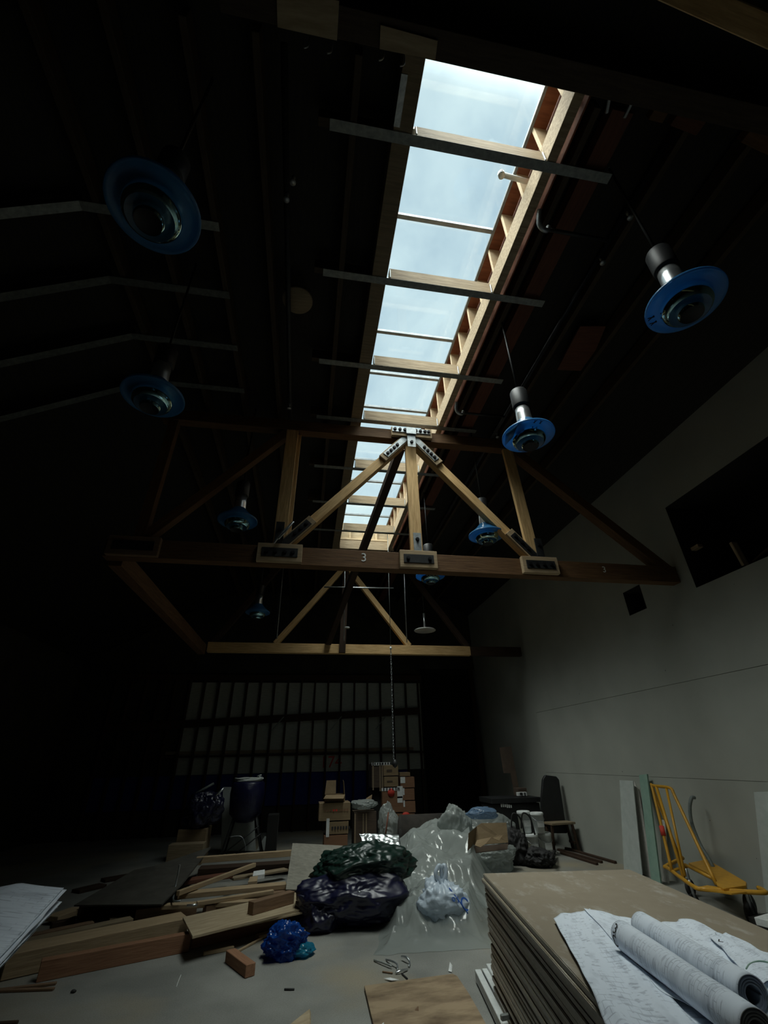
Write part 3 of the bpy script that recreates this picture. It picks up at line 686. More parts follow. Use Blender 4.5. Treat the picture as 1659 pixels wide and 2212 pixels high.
def truss_far():
    Y = 10.9; zc, zu = 3.97, 6.16
    t = thing('roof_truss', 'farther timber roof truss low behind the near one, above the back wall', 'truss', (.85, Y, 3.84), 0, 'timber roof trusses')
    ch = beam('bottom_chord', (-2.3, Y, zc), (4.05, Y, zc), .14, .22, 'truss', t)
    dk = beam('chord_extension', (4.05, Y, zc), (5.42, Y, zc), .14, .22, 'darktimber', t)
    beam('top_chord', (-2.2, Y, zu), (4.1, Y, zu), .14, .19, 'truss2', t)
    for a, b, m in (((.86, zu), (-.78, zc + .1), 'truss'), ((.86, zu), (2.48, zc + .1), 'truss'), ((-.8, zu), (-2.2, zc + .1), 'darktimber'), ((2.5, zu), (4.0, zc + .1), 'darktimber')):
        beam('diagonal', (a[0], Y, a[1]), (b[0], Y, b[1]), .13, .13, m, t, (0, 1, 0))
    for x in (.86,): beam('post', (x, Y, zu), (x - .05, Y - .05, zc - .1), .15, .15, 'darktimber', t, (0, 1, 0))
    for x in (-.8, 2.42): tube('tie_rod', [(x, Y, zu), (x, Y, zc + .1)], .012, 'black', t, 8)
truss_far()
tag(beam('sway_brace', (1.30, 5.62, 6.1), (.47, 10.8, 4.1), .13, .13, 'darktimber'), 'dark sway brace slanting down from the near truss top to the far truss', 'brace')
tag(beam('edge_beam', (-2.45, 5.55, 3.9), (-2.4, 10.8, 3.9), .16, .22, 'truss2'), 'dim timber beam joining the left ends of the two trusses', 'beam')

# ---------------------------------------------------------------- pipes, rods, chains
def pipe(name, pts, r, m, lab, heads=()):
    t = thing(name, lab, 'pipe', pts[0]); tube('pipe_run', pts, r, m, t)
    for h in heads:
        lathe('sprinkler_head', [(0, -.10), (.03, -.10), (.03, -.093), (.008, -.09), (.012, -.04), (.018, -.035), (.018, 0), (0, 0)], 'steel', t, h, 12)
    return t
pipe('sprinkler_pipe', [(-.46, 1.2, 6.27), (-.50, 5.2, 6.27), (-.50, 14, 6.27)], .028, 'black', 'dark sprinkler pipe running along the ceiling left of the skylight', [(-.46, 2.2, 6.24), (-.40, 2.05, 6.24), (-.50, 5.0, 6.24), (-.50, 7.4, 6.24)])
pipe('sprinkler_pipe', [(2.82, 1.3, 6.27), (2.82, 14, 6.27)], .028, 'black', 'dark sprinkler pipe running along the ceiling right of the red joist', [(2.82, 1.85, 6.24), (2.82, 2.3, 6.24), (2.82, 5.2, 6.24)])
for (x, y, lab) in ((2.05, 2.1, 'nearer shiny pipe elbow dropping from the ceiling right of the skylight'), (2.05, 4.8, 'farther shiny pipe elbow dropping from the ceiling beside the near truss')):
    t = thing('pipe_elbow', lab, 'pipe elbow', (x, y, 6.3), 0, 'sprinkler elbows right of skylight')
    tube('elbow', curve_pts([(x - .06, y - .1, 6.33), (x - .05, y - .03, 6.24), (x - .01, y, 6.20), (x + .05, y + .01, 6.20), (x + .07, y, 6.25)], 4), .024, 'steel', t)
    tube('branch_pipe', [(x + .05, y + .01, 6.22), (2.8, y + .03, 6.25)], .02, 'black', t)
t = thing('pipe_stub', 'pale pipe stub with a capped head sticking into the skylight from the right', 'pipe', (1.9, 2.0, 6.8))
tube('pipe_run', [(1.97, 1.97, 6.80), (1.66, 1.95, 6.80)], .026, 'whiteplas', t)
lathe('cap', [(0, .0), (.035, .0), (.035, .05), (0, .05)], 'whiteplas', t, (1.645, 1.95, 6.775), 14)
tube('hook', curve_pts([(1.63, 1.905, 6.78), (1.61, 1.9, 6.745), (1.62, 1.9, 6.72)], 3), .008, 'steel', t, 6)
def chain(name, p, z0, z1, lab, r=.011, step=.05):
    bm = bmesh.new(); z = z0; k = 0
    while z > z1:
        ang = (k % 2) * math.pi / 2
        ring = [(math.cos(a) * r * math.cos(ang), math.cos(a) * r * math.sin(ang), z - p[2] + math.sin(a) * step * .62) for a in [2 * math.pi * i / 8 for i in range(9)]]
        bm_tube(bm, ring, .004, 5, False); z -= step; k += 1
    return tag(link(name, bm, 'steel', None, Matrix.Translation(p), True), lab, 'chain')
t = thing('hoist_chain', 'long thin chain hanging from the roof to the stacked cartons', 'chain', (1.712, 9.260, 3.657))
px_ = Vector((1.712, 9.260, 3.657))
bm = bmesh.new(); zz = px_.z; k = 0
z_end = (1.662, 9.260, 1.586)[2]
while zz > z_end:
    a_ = (k % 2) * math.pi / 2
    bm_tube(bm, [(math.cos(a) * .012 * math.cos(a_), math.cos(a) * .012 * math.sin(a_), zz - px_.z + math.sin(a) * .034) for a in [2 * math.pi * i / 8 for i in range(9)]], .005, 5, False); zz -= .05; k += 1
link('chain', bm, 'steel', t, Matrix.Translation(px_), True)
tube('rope', [(px_.x, px_.y, 6.42), (px_.x, px_.y, px_.z)], .006, 'hose', t, 6)
lathe('clip', [(0, -.03), (.022, -.02), (.022, .02), (0, .03)], 'whiteplas', t, px_, 10)
hk = lathe('hook', [(0, -.08), (.04, -.05), (.05, .0), (.03, .05), (0, .07)], 'black', t, (px_.x + .02, px_.y, z_end - .03), 12)
for xa, ya, yb_, lab in ((745, 1240, 1385, 'left of the thin rods hanging by the far truss'), (876, 1250, 1388, 'right of the thin rods hanging by the far truss'), (600, 1300, 1380, 'short thin rod hanging left of the far truss diagonal')):
    pass
for pa, pb_, lab in (((0.793, 10.500, 5.760), (0.823, 10.500, 4.074), 'thin rod hanging beside the far truss centre post'), ((2.359, 10.500, 5.726), (2.342, 10.500, 4.068), 'thin rod hanging over the right diagonal foot of the far truss'), ((-0.750, 10.500, 4.980), (-0.729, 10.500, 4.099), 'short thin rod hanging left of the far truss diagonal')):
    tag(tube('hanger_rod', [(pa[0], pa[1], 6.62), pb_], .010, 'steel', seg=6), lab, 'rod', 'thin hanger rods at the far truss')
tag(tube('conduit', [(0.291, 10.400, 5.358), (2.036, 10.400, 5.389)], .018, 'steel', seg=8), 'shiny horizontal conduit seen under the near truss chord', 'conduit')
p = Vector((0.901, 10.600, 4.430)); tag(lathe('pull_tag', [(0, -.03), (.06, -.02), (.06, .0), (0, .01)], 'whiteplas', None, p, 10), 'tiny white tag hanging by the far truss centre post', 'tag')

# ---------------------------------------------------------------- wrapped high-bay lamps
def bay_light(loc, lab, film_m='bluefilm', grp='blue wrapped high bay lamps'):
    t = thing('high_bay_light', lab, 'lamp', loc, 0, grp); x, y, z = loc
    def L(n, prof, m, s=48): return lathe(n, [(r_ * .85, z_ * .85) for r_, z_ in prof], m, t, loc, s)
    L('film_rim', [(.206, .062), (.25, .066), (.29, .06), (.312, .045), (.318, .052), (.315, .075), (.24, .13), (.16, .21), (.105, .28)], film_m)
    L('reflector_side', [(.206, .062), (.207, .035), (.205, .010), (.200, -.012), (.191, -.032), (.178, -.048), (.163, -.058)], 'bluelite')
    L('reflector_face', [(.163, -.058), (.14, -.052), (.106, -.045)], 'bluedark')
    L('inner_ring', [(.106, -.045), (.107, -.065), (.105, -.085), (.100, -.100), (.092, -.112)], 'bluelite')
    L('socket', [(.092, -.112), (.084, -.104), (.0, -.104)], 'hole')
    L('neck', [(.098, .27), (.092, .40), (.088, .52), (.0, .52)], 'alu')
    L('ballast', [(.0, .52), (.105, .52), (.11, .54), (.11, .78), (.10, .80), (.0, .80)], 'black', 32)
    tube('cord', [(x, y, z + .67), (x, y, CZ)], .012, 'black', t, 8)
    return t
LZ = 5.05
src_l = bay_light((-1.091, 1.603, 4.500), 'blue film wrapped lamp hanging nearest on the left, the largest one')
L2 = (
 ((-1.545, 3.259, 4.500), 'blue film wrapped lamp glowing cyan, second on the left'),
 ((-1.081, 5.607, 4.500), 'dim blue lamp hanging just behind the near truss on the left'),
 ((-1.170, 9.982, 4.500), 'small bright blue lamp far back on the left below the near truss'),
 ((2.620, 1.670, 4.500), 'blue film wrapped lamp hanging nearest on the right by the wall'),
 ((2.145, 3.307, 4.500), 'blue film wrapped lamp with a shining metal neck, above the right of the near truss'),
 ((2.565, 5.614, 4.500), 'dim blue lamp framed by the right diagonal of the near truss'),
 ((2.141, 7.361, 4.500), 'blue lamp half hidden by the near truss bottom chord'))
made = {}
for p, lab in L2: made[lab] = copy_thing(src_l, p, None, lab)
# loose torn film hanging from the lamp with the shining neck
pq = Vector((2.145, 3.307, 4.500))
bm = bmesh.new()
fl_ = [[(-.10, .0, .26), (-.02, -.09, .25)], [(-.24, -.03, .13), (-.14, -.2, .12)], [(-.335, -.06, .0), (-.25, -.24, .02)], [(-.31, .05, -.09), (-.24, -.05, -.03)]]
vv = [[bm.verts.new(q_) for q_ in r_] for r_ in fl_]
for a, b in zip(vv, vv[1:]): bm.faces.new((a[0], a[1], b[1], b[0]))
tgt = [o for o in COL.objects if o.get('label', '').startswith('blue film wrapped lamp with a shining')][0]
fo = link('loose_film', bm, 'bluefilm', tgt, Matrix.Translation(pq) @ Matrix.Scale(.85, 4), True)
sl = fo.modifiers.new('thickness', 'SOLIDIFY'); sl.thickness = .004
for key, pp in (('hanging nearest on the right', (2.518, 1.804, 4.510)), ('with a shining', (2.143, 3.042, 4.510))):
    tg = [o for o in COL.objects if key in o.get('label', '')][0]
    c_ = Vector(tg.location); d = (Vector(pp) - c_); d.z = 0; d = d.normalized() * .225
    for k in range(4):
        o_ = Vector((d.y, -d.x, 0)) * (.14 * (k - 1.5)); b0 = c_ + d + o_ + Vector((0, 0, .05))
        tube('marker_stroke', [b0 + d * .14, b0 - d * .1 + Vector((d.y, -d.x, 0)) * (.1 * (-1) ** k)], .004, 'hole', tg, 5)
t = thing('high_bay_light', 'small unwrapped white lamp on a thin stem far back on the right', 'lamp', (2.946, 11.005, 4.500))
wl_ = Vector((2.946, 11.005, 4.500))
lathe('shade', [(0, .05), (.14, .05), (.26, .02), (.28, .0), (.27, -.01), (.1, .03), (0, .03)], 'whiteplas', t, wl_, 32)
lathe('stem', [(.04, .05), (.03, .2), (.03, .45), (0, .45)], 'alu', t, wl_, 14)
tube('cord', [wl_ + Vector((0, 0, .45)), (wl_.x, wl_.y, CZ)], .01, 'black', t, 6)
# ================================================================ things on the floor, right side
# ---- stack of gypsum boards
SU = Vector((.156, .988, 0)); SV = Vector((.988, -.156, 0)); SC0 = Vector((1.54, 4.42, 0))
SL, SW, NSH = 3.05, 1.22, 26
ST = .785; TH = ST / NSH
def gyp_sheet(c, rz, lab, grp, top=False, th=TH):
    bm = bmesh.new(); bm_box(bm, (0, 0, 0), (SW, SL, th - .0012), .0)
    es = [e for e in bm.edges if abs((e.verts[0].co - e.verts[1].co).z) < 1e-6]
    bmesh.ops.bevel(bm, geom=es, offset=.004, segments=2, affect='EDGES')
    o = link('gypsum_sheet', bm, 'gypback', None, Matrix.Translation(c) @ Matrix.Rotation(rz, 4, 'Z'))
    o.data.materials.append(M['gypedge'])
    for p in o.data.polygons:
        if abs(p.normal.z) < .8: p.material_index = 1 if top or abs(p.normal.z) < .3 else 0
    return tag(o, lab, 'gypsum sheet', grp)
base_c = SC0 - SU * (SL / 2) + SV * (SW / 2); rz0 = -math.atan2(.156, .988)
random.seed(3)
gsrc = None
for k in range(NSH):
    top = k == NSH - 1
    off = SV * random.uniform(-.014, .010) + SU * random.uniform(-.018, .014)
    if k > NSH - 6 and not top: off += SV * -.006
    c = base_c + off * (0 if top else 1) + Vector((0, 0, TH * (k + .5)))
    if gsrc is None or top:
        o = gyp_sheet(c, rz0 + (0 if top else random.uniform(-.003, .003)), 'dusty brown top sheet of the stacked gypsum boards, with the drawings on it' if top else 'gypsum sheet in the tall stack, below the dusty top sheet', 'stacked gypsum sheets', top)
        gsrc = gsrc or o
    else:
        o = gsrc.copy(); COL.objects.link(o); o.matrix_basis = Matrix.Translation(c) @ Matrix.Rotation(rz0 + random.uniform(-.003, .003), 4, 'Z')
zt = ST
# ---- drawings on the stack
def hang(p):
    d = (p - SC0).dot(SV)        # distance in from the left edge of the stack
    return -.55 * max(0, -d - .005) if d < 0 else 0
def flat(seed, a=.012):
    return lambda u, v, p: a * (1 + noise.noise(Vector((u * 3, v * 3, seed)))) * .7 + hang(p) + .02 * max(0, noise.noise(Vector((u * 2 + seed, v * 2, 1)))) * (1 - v)
def psheet(lab, q, seed, a, grp='drawing sheets on the gypsum stack'):
    o = sheet('drawing_sheet', q, flat(seed, a), 'print', None, 44, 44, .012, seed, .0012, -9); return tag(o, lab, 'drawing', grp)
zz1, zz2, zz3 = zt + .002, zt + .010, zt + .014
psheet('lower large drawing sheet on the gypsum stack, its left edge showing', [(1.458, 2.990, 0.790), (2.003, 2.948, 0.790), (1.791, 1.844, 0.790), (1.090, 1.943, 0.790)], 3, .004)
psheet('upper large drawing sheet on the gypsum stack, under the paper rolls', [(1.479, 3.120, 0.800), (1.782, 3.242, 0.800), (1.341, 1.810, 0.800), (1.098, 1.999, 0.800)], 5, .010)
psheet('crumpled drawing sheet at the back, just behind the paper rolls', [(1.737, 3.231, 0.805), (1.925, 2.921, 0.805), (1.465, 1.848, 0.805), (1.438, 2.219, 0.805)], 8, .012)
psheet('drawing sheet right of the paper rolls, with a green ring drawn on it', [(2.002, 2.964, 0.790), (2.241, 2.953, 0.790), (2.104, 2.243, 0.790), (1.770, 2.004, 0.790)], 6, .008)
ps2 = psheet('right most flat drawing sheet on the gypsum stack, corner curled up', [(2.091, 2.679, 0.800), (2.205, 2.692, 0.800), (2.157, 2.244, 0.800), (1.826, 2.145, 0.800)], 9, .014)
def roll(lab, a, b, r):
    t = thing('drawing_roll', lab, 'paper roll', (Vector(a) + Vector(b)) / 2, 0, 'rolled drawings on the gypsum stack')
    a = Vector(a); b = Vector(b); mw, L = frame(a, b)
    bm = bmesh.new(); uvl = bm.loops.layers.uv.new('UVMap'); N = 40; rings = []
    K = 24
    for i in range(K + 1):
        x = -L / 2 + L * i / K; ring = []
        for k in range(N + 1):
            th = 2 * math.pi * k / N * 1.06 - 2.2; rr = r * (1 + .05 * k / N) * (1 + .03 * noise.noise(Vector((x * 4, k * .2, 1))))
            ring.append(bm.verts.new((x, rr * math.cos(th), rr * math.sin(th))))
        rings.append(ring)
    for i in range(K):
        for k in range(N):
            f = bm.faces.new((rings[i][k], rings[i][k + 1], rings[i + 1][k + 1], rings[i + 1][k]))
            for lp, (ii, kk) in zip(f.loops, ((i, k), (i, k + 1), (i + 1, k + 1), (i + 1, k))): lp[uvl].uv = (kk / N * .8, ii / K * 1.6)
    o = link('paper', bm, 'print', t, mw, True); s = o.modifiers.new('thickness', 'SOLIDIFY'); s.thickness = .003
    # wound inner turns
    bm = bmesh.new(); spiral = []
    for i in range(2):
        x = (-1) ** (i + 1) * (L / 2 - .004); row = []
        for k in range(121):
            th = 2 * math.pi * k / 40; rr = r * (.95 - .42 * k / 120); row.append(bm.verts.new((x, rr * math.cos(th), rr * math.sin(th))))
        spiral.append(row)
    for k in range(120): bm.faces.new((spiral[0][k], spiral[0][k + 1], spiral[1][k + 1], spiral[1][k]))
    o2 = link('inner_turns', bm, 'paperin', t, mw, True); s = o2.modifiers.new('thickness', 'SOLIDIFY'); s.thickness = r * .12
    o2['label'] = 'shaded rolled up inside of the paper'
    return t, mw, L
t, mw, L = roll('front of the two long rolled drawings on the gypsum stack', (1.571, 2.596, 0.862), (1.441, 1.747, 0.862), .055)
for k, ch_ in enumerate('3C'):
    text('printed_mark', ch_, .06, 'ink', t, mw @ Matrix.Translation((-L / 2 + .04, -.0 - .0593 * math.sin(.95 + k * .75), .0593 * math.cos(.95 + k * .75))) @ Matrix.Rotation(.95 + k * .75, 4, 'X') @ Matrix.Rotation(R(0), 4, 'Z'), .0006)
roll('rear of the two long rolled drawings, its open end facing the camera', (1.749, 2.696, 0.862), (1.635, 1.951, 0.862), .055)
gr = tube('marker_ring', curve_pts([(1.921, 2.292, 0.812), (1.981, 2.332, 0.812), (2.045, 2.348, 0.812), (2.069, 2.322, 0.812), (2.037, 2.279, 0.812)], 5), .003, 'gypgreen', [o for o in COL.objects if 'green ring' in o.get('label', '')][0], 6)
text('printed_mark', 'L', .05, 'ink', ps2, facing(Vector((2.048, 2.553, 0.825)), (.7, -.7, 0), (.7, .7, 0)), .0006)
# ---- drawings at the left edge on a dark bench
tb = thing('work_bench', 'dark bench at the left edge holding a pile of drawings', 'bench', (-2.55, 3.6, 0))
box('bench_top', (-2.55, 3.6, .755), (1.3, 1.5, .05), 'darktimber', tb)
for sx in (-.58, .58):
    for sy in (-.68, .68): box('leg', (-2.55 + sx, 3.6 + sy, .365), (.09, .09, .73), 'darktimber', tb)
box('side_board', (-1.915, 3.6, .5), (.02, 1.4, .46), 'darktimber', tb)
for k in range(6):
    s_ = random.uniform(-.02, .02); lift = .784 + .014 * k
    def hf(u, v, p, k=k): return .004 + (.035 * max(0, 1 - abs(u - .72) / .28) if k > 3 else .0) + (.05 * (1 - v) * u ** 3 if k > 3 else 0) - .10 * max(0, u - .72) * (1.2 - k * .05)
    q = [Vector((-2.75 + s_, 4.55 - s_, lift)), Vector((-1.62 + s_ + .008 * k, 4.32 + s_ - .01 * k, lift)), Vector((-1.36 + s_ + .004 * k, 3.05, lift)), Vector((-2.6 + s_, 2.9, lift))]
    o = sheet('drawing_sheet', q, hf, 'print' if k == 5 else 'paper', None, 30, 30, .008, 20 + k, .0015, -9)
    tag(o, 'top folded drawing in the pile on the left bench, corner turned up' if k == 5 else 'white drawing sheet under the top one in the pile on the left bench', 'drawing', 'drawings piled on the left bench')
# ---- yellow cart by the wall
t = thing('panel_cart', 'yellow tubular panel cart with a sloping frame beside the right wall', 'cart', (4.95, 6.0, 0))
zb_ = .32
tube('base_rail', curve_pts([(5.30, 6.86, zb_ + .03), (4.83, 6.62, zb_), (4.77, 6.5, zb_), (4.40, 5.66, zb_), (4.41, 5.53, zb_), (4.50, 5.47, zb_), (4.86, 5.26, zb_), (4.95, 5.3, zb_), (5.0, 5.42, zb_)], 5), .022, 'yellow', t)
pA, pB = Vector((4.920, 6.583, 1.222)), Vector((4.920, 6.236, 1.209)); pC = Vector((4.900, 6.171, 1.150))
tube('frame_tube', curve_pts([(4.687, 6.330, 0.320), pA + (Vector((4.687, 6.330, 0.320)) - pA) * .08, pA, pA + (pB - pA) * .2, pB, pC, pC + (Vector((4.678, 5.635, 0.320)) - pC) * .08, (4.678, 5.635, 0.320)], 6), .019, 'yellow', t)
tube('upright', [pA + (pB - pA) * .25, (4.575, 6.005, 0.320)], .019, 'yellow', t)
tube('upright', [pA + (pB - pA) * .8 + Vector((0, 0, -.01)), (4.585, 5.986, 0.340)], .016, 'yellow', t)
tube('upright', [pA + Vector((0, 0, -.03)), (5.191, 6.770, 0.360)], .016, 'yellow', t)
tube('cross_tube', [(4.686, 6.325, 0.330), (5.025, 6.481, 0.330)], .016, 'yellow', t)
tube('cross_tube', [(4.971, 6.428, 0.360), (4.797, 5.806, 0.340)], .018, 'yellow', t)
dk = prism('deck', [(5.091, 6.513, 0.360), (5.409, 6.539, 0.380), (4.982, 5.540, 0.350), (4.859, 5.425, 0.350), (4.526, 5.373, 0.350), (4.563, 5.485, 0.350), (4.782, 5.778, 0.350), (4.902, 6.006, 0.360)], .03, 'yellow', t, .004)
prism('deck_plate', [(4.343, 5.574, 0.325), (4.565, 5.639, 0.325), (4.753, 5.304, 0.325), (4.533, 5.287, 0.325)], .012, 'yellow', t)
tube('red_grip', [pA + (Vector((4.687, 6.330, 0.320)) - pA) * .50, pA + (Vector((4.687, 6.330, 0.320)) - pA) * .61], .03, 'redink', t)['label'] = 'red sleeve on the frame'
def caster(p, r, w=.045):
    c = Vector(p); bm = bmesh.new()
    o = lathe('wheel', [(.02, -w / 2), (r * .8, -w / 2), (r, -w * .3), (r, w * .3), (r * .8, w / 2), (.02, w / 2), (.02, -w / 2)], 'rubber', t, (0, 0, 0), 28)
    mw = Matrix.Translation((c.x, c.y, r)) @ Matrix.Rotation(R(90), 4, 'X') @ Matrix.Rotation(R(20), 4, 'Y')
    o.matrix_basis = t.matrix_basis.inverted() @ mw
    tube('fork', [(c.x, c.y - .03, r), (c.x - .01, c.y - .03, .31)], .016, 'steel', t, 6)
caster((4.86, 5.48, 0), .105); caster((5.12, 5.75, 0), .105); caster((4.62, 6.0, 0), .09); caster((5.1, 6.62, 0), .09)
# ---- boards leaning on the right wall
def lean(name, lab, tops, bots, thick, m, grp=None):
    o = prism(name, [tops[0], tops[1], bots[1], bots[0]], thick, m, None, .002, (-1, -.2, .1)); return tag(o, lab, 'board', grp)
lean('gypsum_offcut', 'grey gypsum offcut leaning on the right wall, left of the green one', ((5.380, 7.980, 1.234), (5.360, 7.601, 1.234)), ((5.160, 8.161, -0.138), (5.160, 7.683, -0.051)), .016, 'gyp', 'boards leaning on the right wall')
lean('gypsum_offcut', 'broken dark edged gypsum offcut behind the grey one at the right wall', ((5.440, 7.690, 1.229), (5.440, 7.637, 1.070)), ((5.300, 7.938, -0.105), (5.300, 7.633, -0.049)), .016, 'gypedge')
lean('gypsum_offcut', 'green gypsum offcut leaning on the right wall beside the yellow cart', ((5.360, 7.411, 1.322), (5.370, 7.230, 1.338)), ((5.050, 7.349, -0.071), (5.050, 7.151, -0.048)), .03, 'gypgreen', 'boards leaning on the right wall')
lean('gypsum_offcut', 'narrow white gypsum strip between the green offcut and the yellow cart', ((5.400, 7.256, 0.749), (5.400, 7.149, 0.747)), ((5.280, 7.432, -0.089), (5.280, 7.299, -0.064)), .02, 'gypedge')
lean('gypsum_offcut', 'pale gypsum offcut standing at the right edge of the view', ((5.360, 5.399, 1.191), (5.380, 5.129, 1.208)), ((5.280, 5.736, 0.016), (5.300, 5.391, 0.092)), .016, 'gyp')
t_ = tube('flexible_conduit', curve_pts([(5.340, 6.348, 1.080), (5.280, 6.330, 1.078), (5.240, 6.370, 0.966), (5.220, 6.394, 0.784), (5.200, 6.332, 0.569), (5.180, 6.236, 0.441), (5.180, 6.202, 0.331), (5.200, 6.240, 0.166)], 6), .022, 'hose'); tag(t_, 'grey flexible conduit with a bent top standing by the right wall behind the cart', 'conduit')
for k in range(2):
    pass
b = thing('blue_bin', 'dark blue plastic bin at the right edge beside the yellow cart', 'bin', (5.15, 5.15, 0))
bx = lathe('bin_body', [(0, .0), (.14, 0), (.17, .42), (.185, .43), (.185, .46), (.16, .46), (.13, .02), (0, .02)], 'bucketblue', b, (5.18, 5.12, 0), 28)
tube('bin_handle', curve_pts([(5.02, 5.05, .44), (4.96, 5.04, .34), (5.0, 5.02, .22), (5.04, 5.03, .2)], 5), .014, 'bucketblue', b)
wp_ = box('white_packet', Vector((4.615, 5.052, 0.150)) + Vector((.1, 0, 0)), (.3, .2, .06), 'label', None, .3); tag(wp_, 'white packet at the right edge below the blue bin', 'packet')
tag(box('packing_case', (4.98, 5.15, .06), (.5, .5, .12), 'void', None, .2), 'dark low case on the floor under the white packet', 'case')
# ---- along the far right wall
def fbox(name, ll, ur, depth, m, parent=None, z0=None, rz=0):
    ll = Vector(ll); ur = Vector(ur); z_ = ll.z if z0 is None else z0
    return box(name, ((ll.x + ur.x) / 2, ll.y + depth / 2, (z_ + ur.z) / 2), (abs(ur.x - ll.x), depth, ur.z - z_), m, parent, rz)
jl, ju = Vector((3.972, 10.350, 0.283)), Vector((5.002, 10.350, 0.862))
t = thing('job_box', 'black steel job box by the right wall, behind the clear plastic', 'job box', ((jl.x + ju.x) / 2, 10.7, 0))
fbox('body', jl, (ju.x, ju.y, ju.z - .1), .7, 'boxblack', t, 0)
box('lid', ((jl.x + ju.x) / 2, 10.7, ju.z - .04), (ju.x - jl.x + .05, .76, .09), 'boxblack', t)
for k in range(6): patch('lettering', facing(Vector((4.150, 10.335, 0.752)) + Vector((.042 * k, 0, -.006 * k))), .028, .07 - .01 * (k % 3), 'label', t)
for k in range(2): tube('handle', curve_pts([(ju.x + .02, 10.55, .6), (ju.x + .06, 10.6, .58), (ju.x + .06, 10.8, .58), (ju.x + .02, 10.85, .6)], 4), .012, 'steel', t, 6) if k else None
c_ = prism('cardboard_sheet', [(4.550, 11.000, 1.809), (4.841, 11.000, 1.833), (4.820, 10.850, 0.960), (4.687, 10.850, 0.946), (4.693, 10.900, 1.297), (4.528, 10.900, 1.301)], .012, 'carddark', None, 0, (0, -1, .12)); tag(c_, 'L shaped piece of cardboard standing on the black job box', 'cardboard')
c_ = fbox('carton', (4.680, 10.600, 0.874), (4.879, 10.600, 1.021), .25, 'carddark'); tag(c_, 'small brown carton lying on the black job box', 'carton')
c2 = thing('label_box', 'small white printed box on the front of the job box lid', 'box', (4.693, 10.450, 0.916)); fbox('box_body', (4.603, 10.450, 0.885), (4.806, 10.450, 0.954), .1, 'label', c2)
patch('print_block', facing(Vector((4.669, 10.440, 0.925))), .06, .05, 'ink', c2); patch('print_block', facing(Vector((4.751, 10.440, 0.914))), .03, .07, 'ink', c2)
bk = prism('padded_board', [(4.797, 10.000, 0.290), (4.890, 10.000, 0.823), (5.011, 10.020, 1.198), (5.079, 10.020, 1.271), (5.323, 10.020, 1.240), (5.373, 10.020, 1.181), (5.337, 10.000, 0.730), (5.327, 10.000, 0.269)], .09, 'boxblack', None, .012, (-.1, -1, .08)); tag(bk, 'tall black padded board with rounded corners leaning by the job box', 'board')
t = thing('step_stool', 'low dark wooden stool with a pale top near the right wall', 'stool', (5.05, 9.85, 0))
sA, sB = Vector((4.861, 9.750, 0.462)), Vector((5.366, 9.750, 0.444)); zs = sA.z
box('seat', ((sA.x + sB.x) / 2, 9.85, zs), (sB.x - sA.x + .02, .3, .035), 'oldlum', t, .1)
for sx in (sA.x + .03, sB.x - .05):
    for sy in (9.74, 9.96): beam('leg', (sx, sy, zs - .02), (sx + (.05 if sx > 5 else -.05), sy, 0), .04, .05, 'darktimber', t)
    beam('rail', (sx, 9.74, .15), (sx, 9.96, .15), .03, .04, 'darktimber', t)
def bucket(p, r, h, lab):
    t = thing('bucket', lab, 'bucket', p, 0, 'white buckets by the job box')
    lathe('body', [(0, 0), (r * .86, 0), (r * .97, h * .86), (r, h * .86), (r, h * .9)], 'whiteplas', t, p, 26)
    lathe('lid', [(r * 1.04, h * .88), (r * 1.05, h * .97), (r * .95, h), (r * .9, h * .97), (0, h * .97)], 'whiteplas', t, p, 26)
    tube('wire_handle', curve_pts([(p[0] - r, p[1] - .01, p[2] + h * .8), (p[0] - r * .6, p[1] - r * .95, p[2] + h * .62), (p[0] + r * .6, p[1] - r * .95, p[2] + h * .62), (p[0] + r, p[1] - .01, p[2] + h * .8)], 4), .004, 'steel', t, 5)
    lb = patch('label', facing((p[0], p[1] - r * .96, p[2] + h * .45)), r * 1.1, h * .3, 'label', t)
    return t
BY = 9.55
pb1 = Vector((4.339, 9.550, 0.123)); zz = max(0, 0)
bucket((pb1.x, BY, 0), .125, .36, 'white bucket on the floor, left of the lower pair beside the tool bags')
bucket((pb1.x + .29, BY + .05, 0), .125, .36, 'white bucket on the floor, right of the lower pair by the stool')
bucket((pb1.x - .03, BY + .12, .362), .12, .34, 'white bucket stacked at left on top of the lower pair')
bucket((pb1.x + .18, BY + .0, .362), .12, .32, 'white bucket stacked at right on top of the lower pair')
bg = thing('tool_bag', 'black tool bag with looped handles beside the white buckets', 'bag', (3.892, 9.086, 0.000))
pbg = Vector((3.816, 9.108, 0.000)); blob('bag_body', pbg, (.20, .25, .30), 'darkgear', bg, 4, .3, 2.2, 5)
for dx in (-.05, .14): tube('handle', curve_pts([pbg + Vector((dx, -.05, .5)), pbg + Vector((dx + .05, -.08, .72)), pbg + Vector((dx + .18, -.08, .66)), pbg + Vector((dx + .24, -.05, .4))], 6), .014, 'darkgear', bg, 8)
bu = tube('buckle', [pbg + Vector((-.18, -.2, .62)), pbg + Vector((-.16, -.2, .6))], .022, 'alu', bg, 8)
bg2 = blob('canvas_bag', (4.089, 8.794, 0.000), (.24, .22, .15), 'darkgear', None, 9, .35, 2.4, 5); tag(bg2, 'slumped black canvas bag on the floor right of the tool bag', 'bag')
tag(tube('loose_strap', curve_pts([(4.000, 8.191, 0.200), (4.683, 9.408, 0.100), (4.391, 8.908, 0.030), (4.155, 8.589, 0.030)], 5), .018, 'darkgear', seg=8), 'black strap curling from the slumped canvas bag', 'strap')
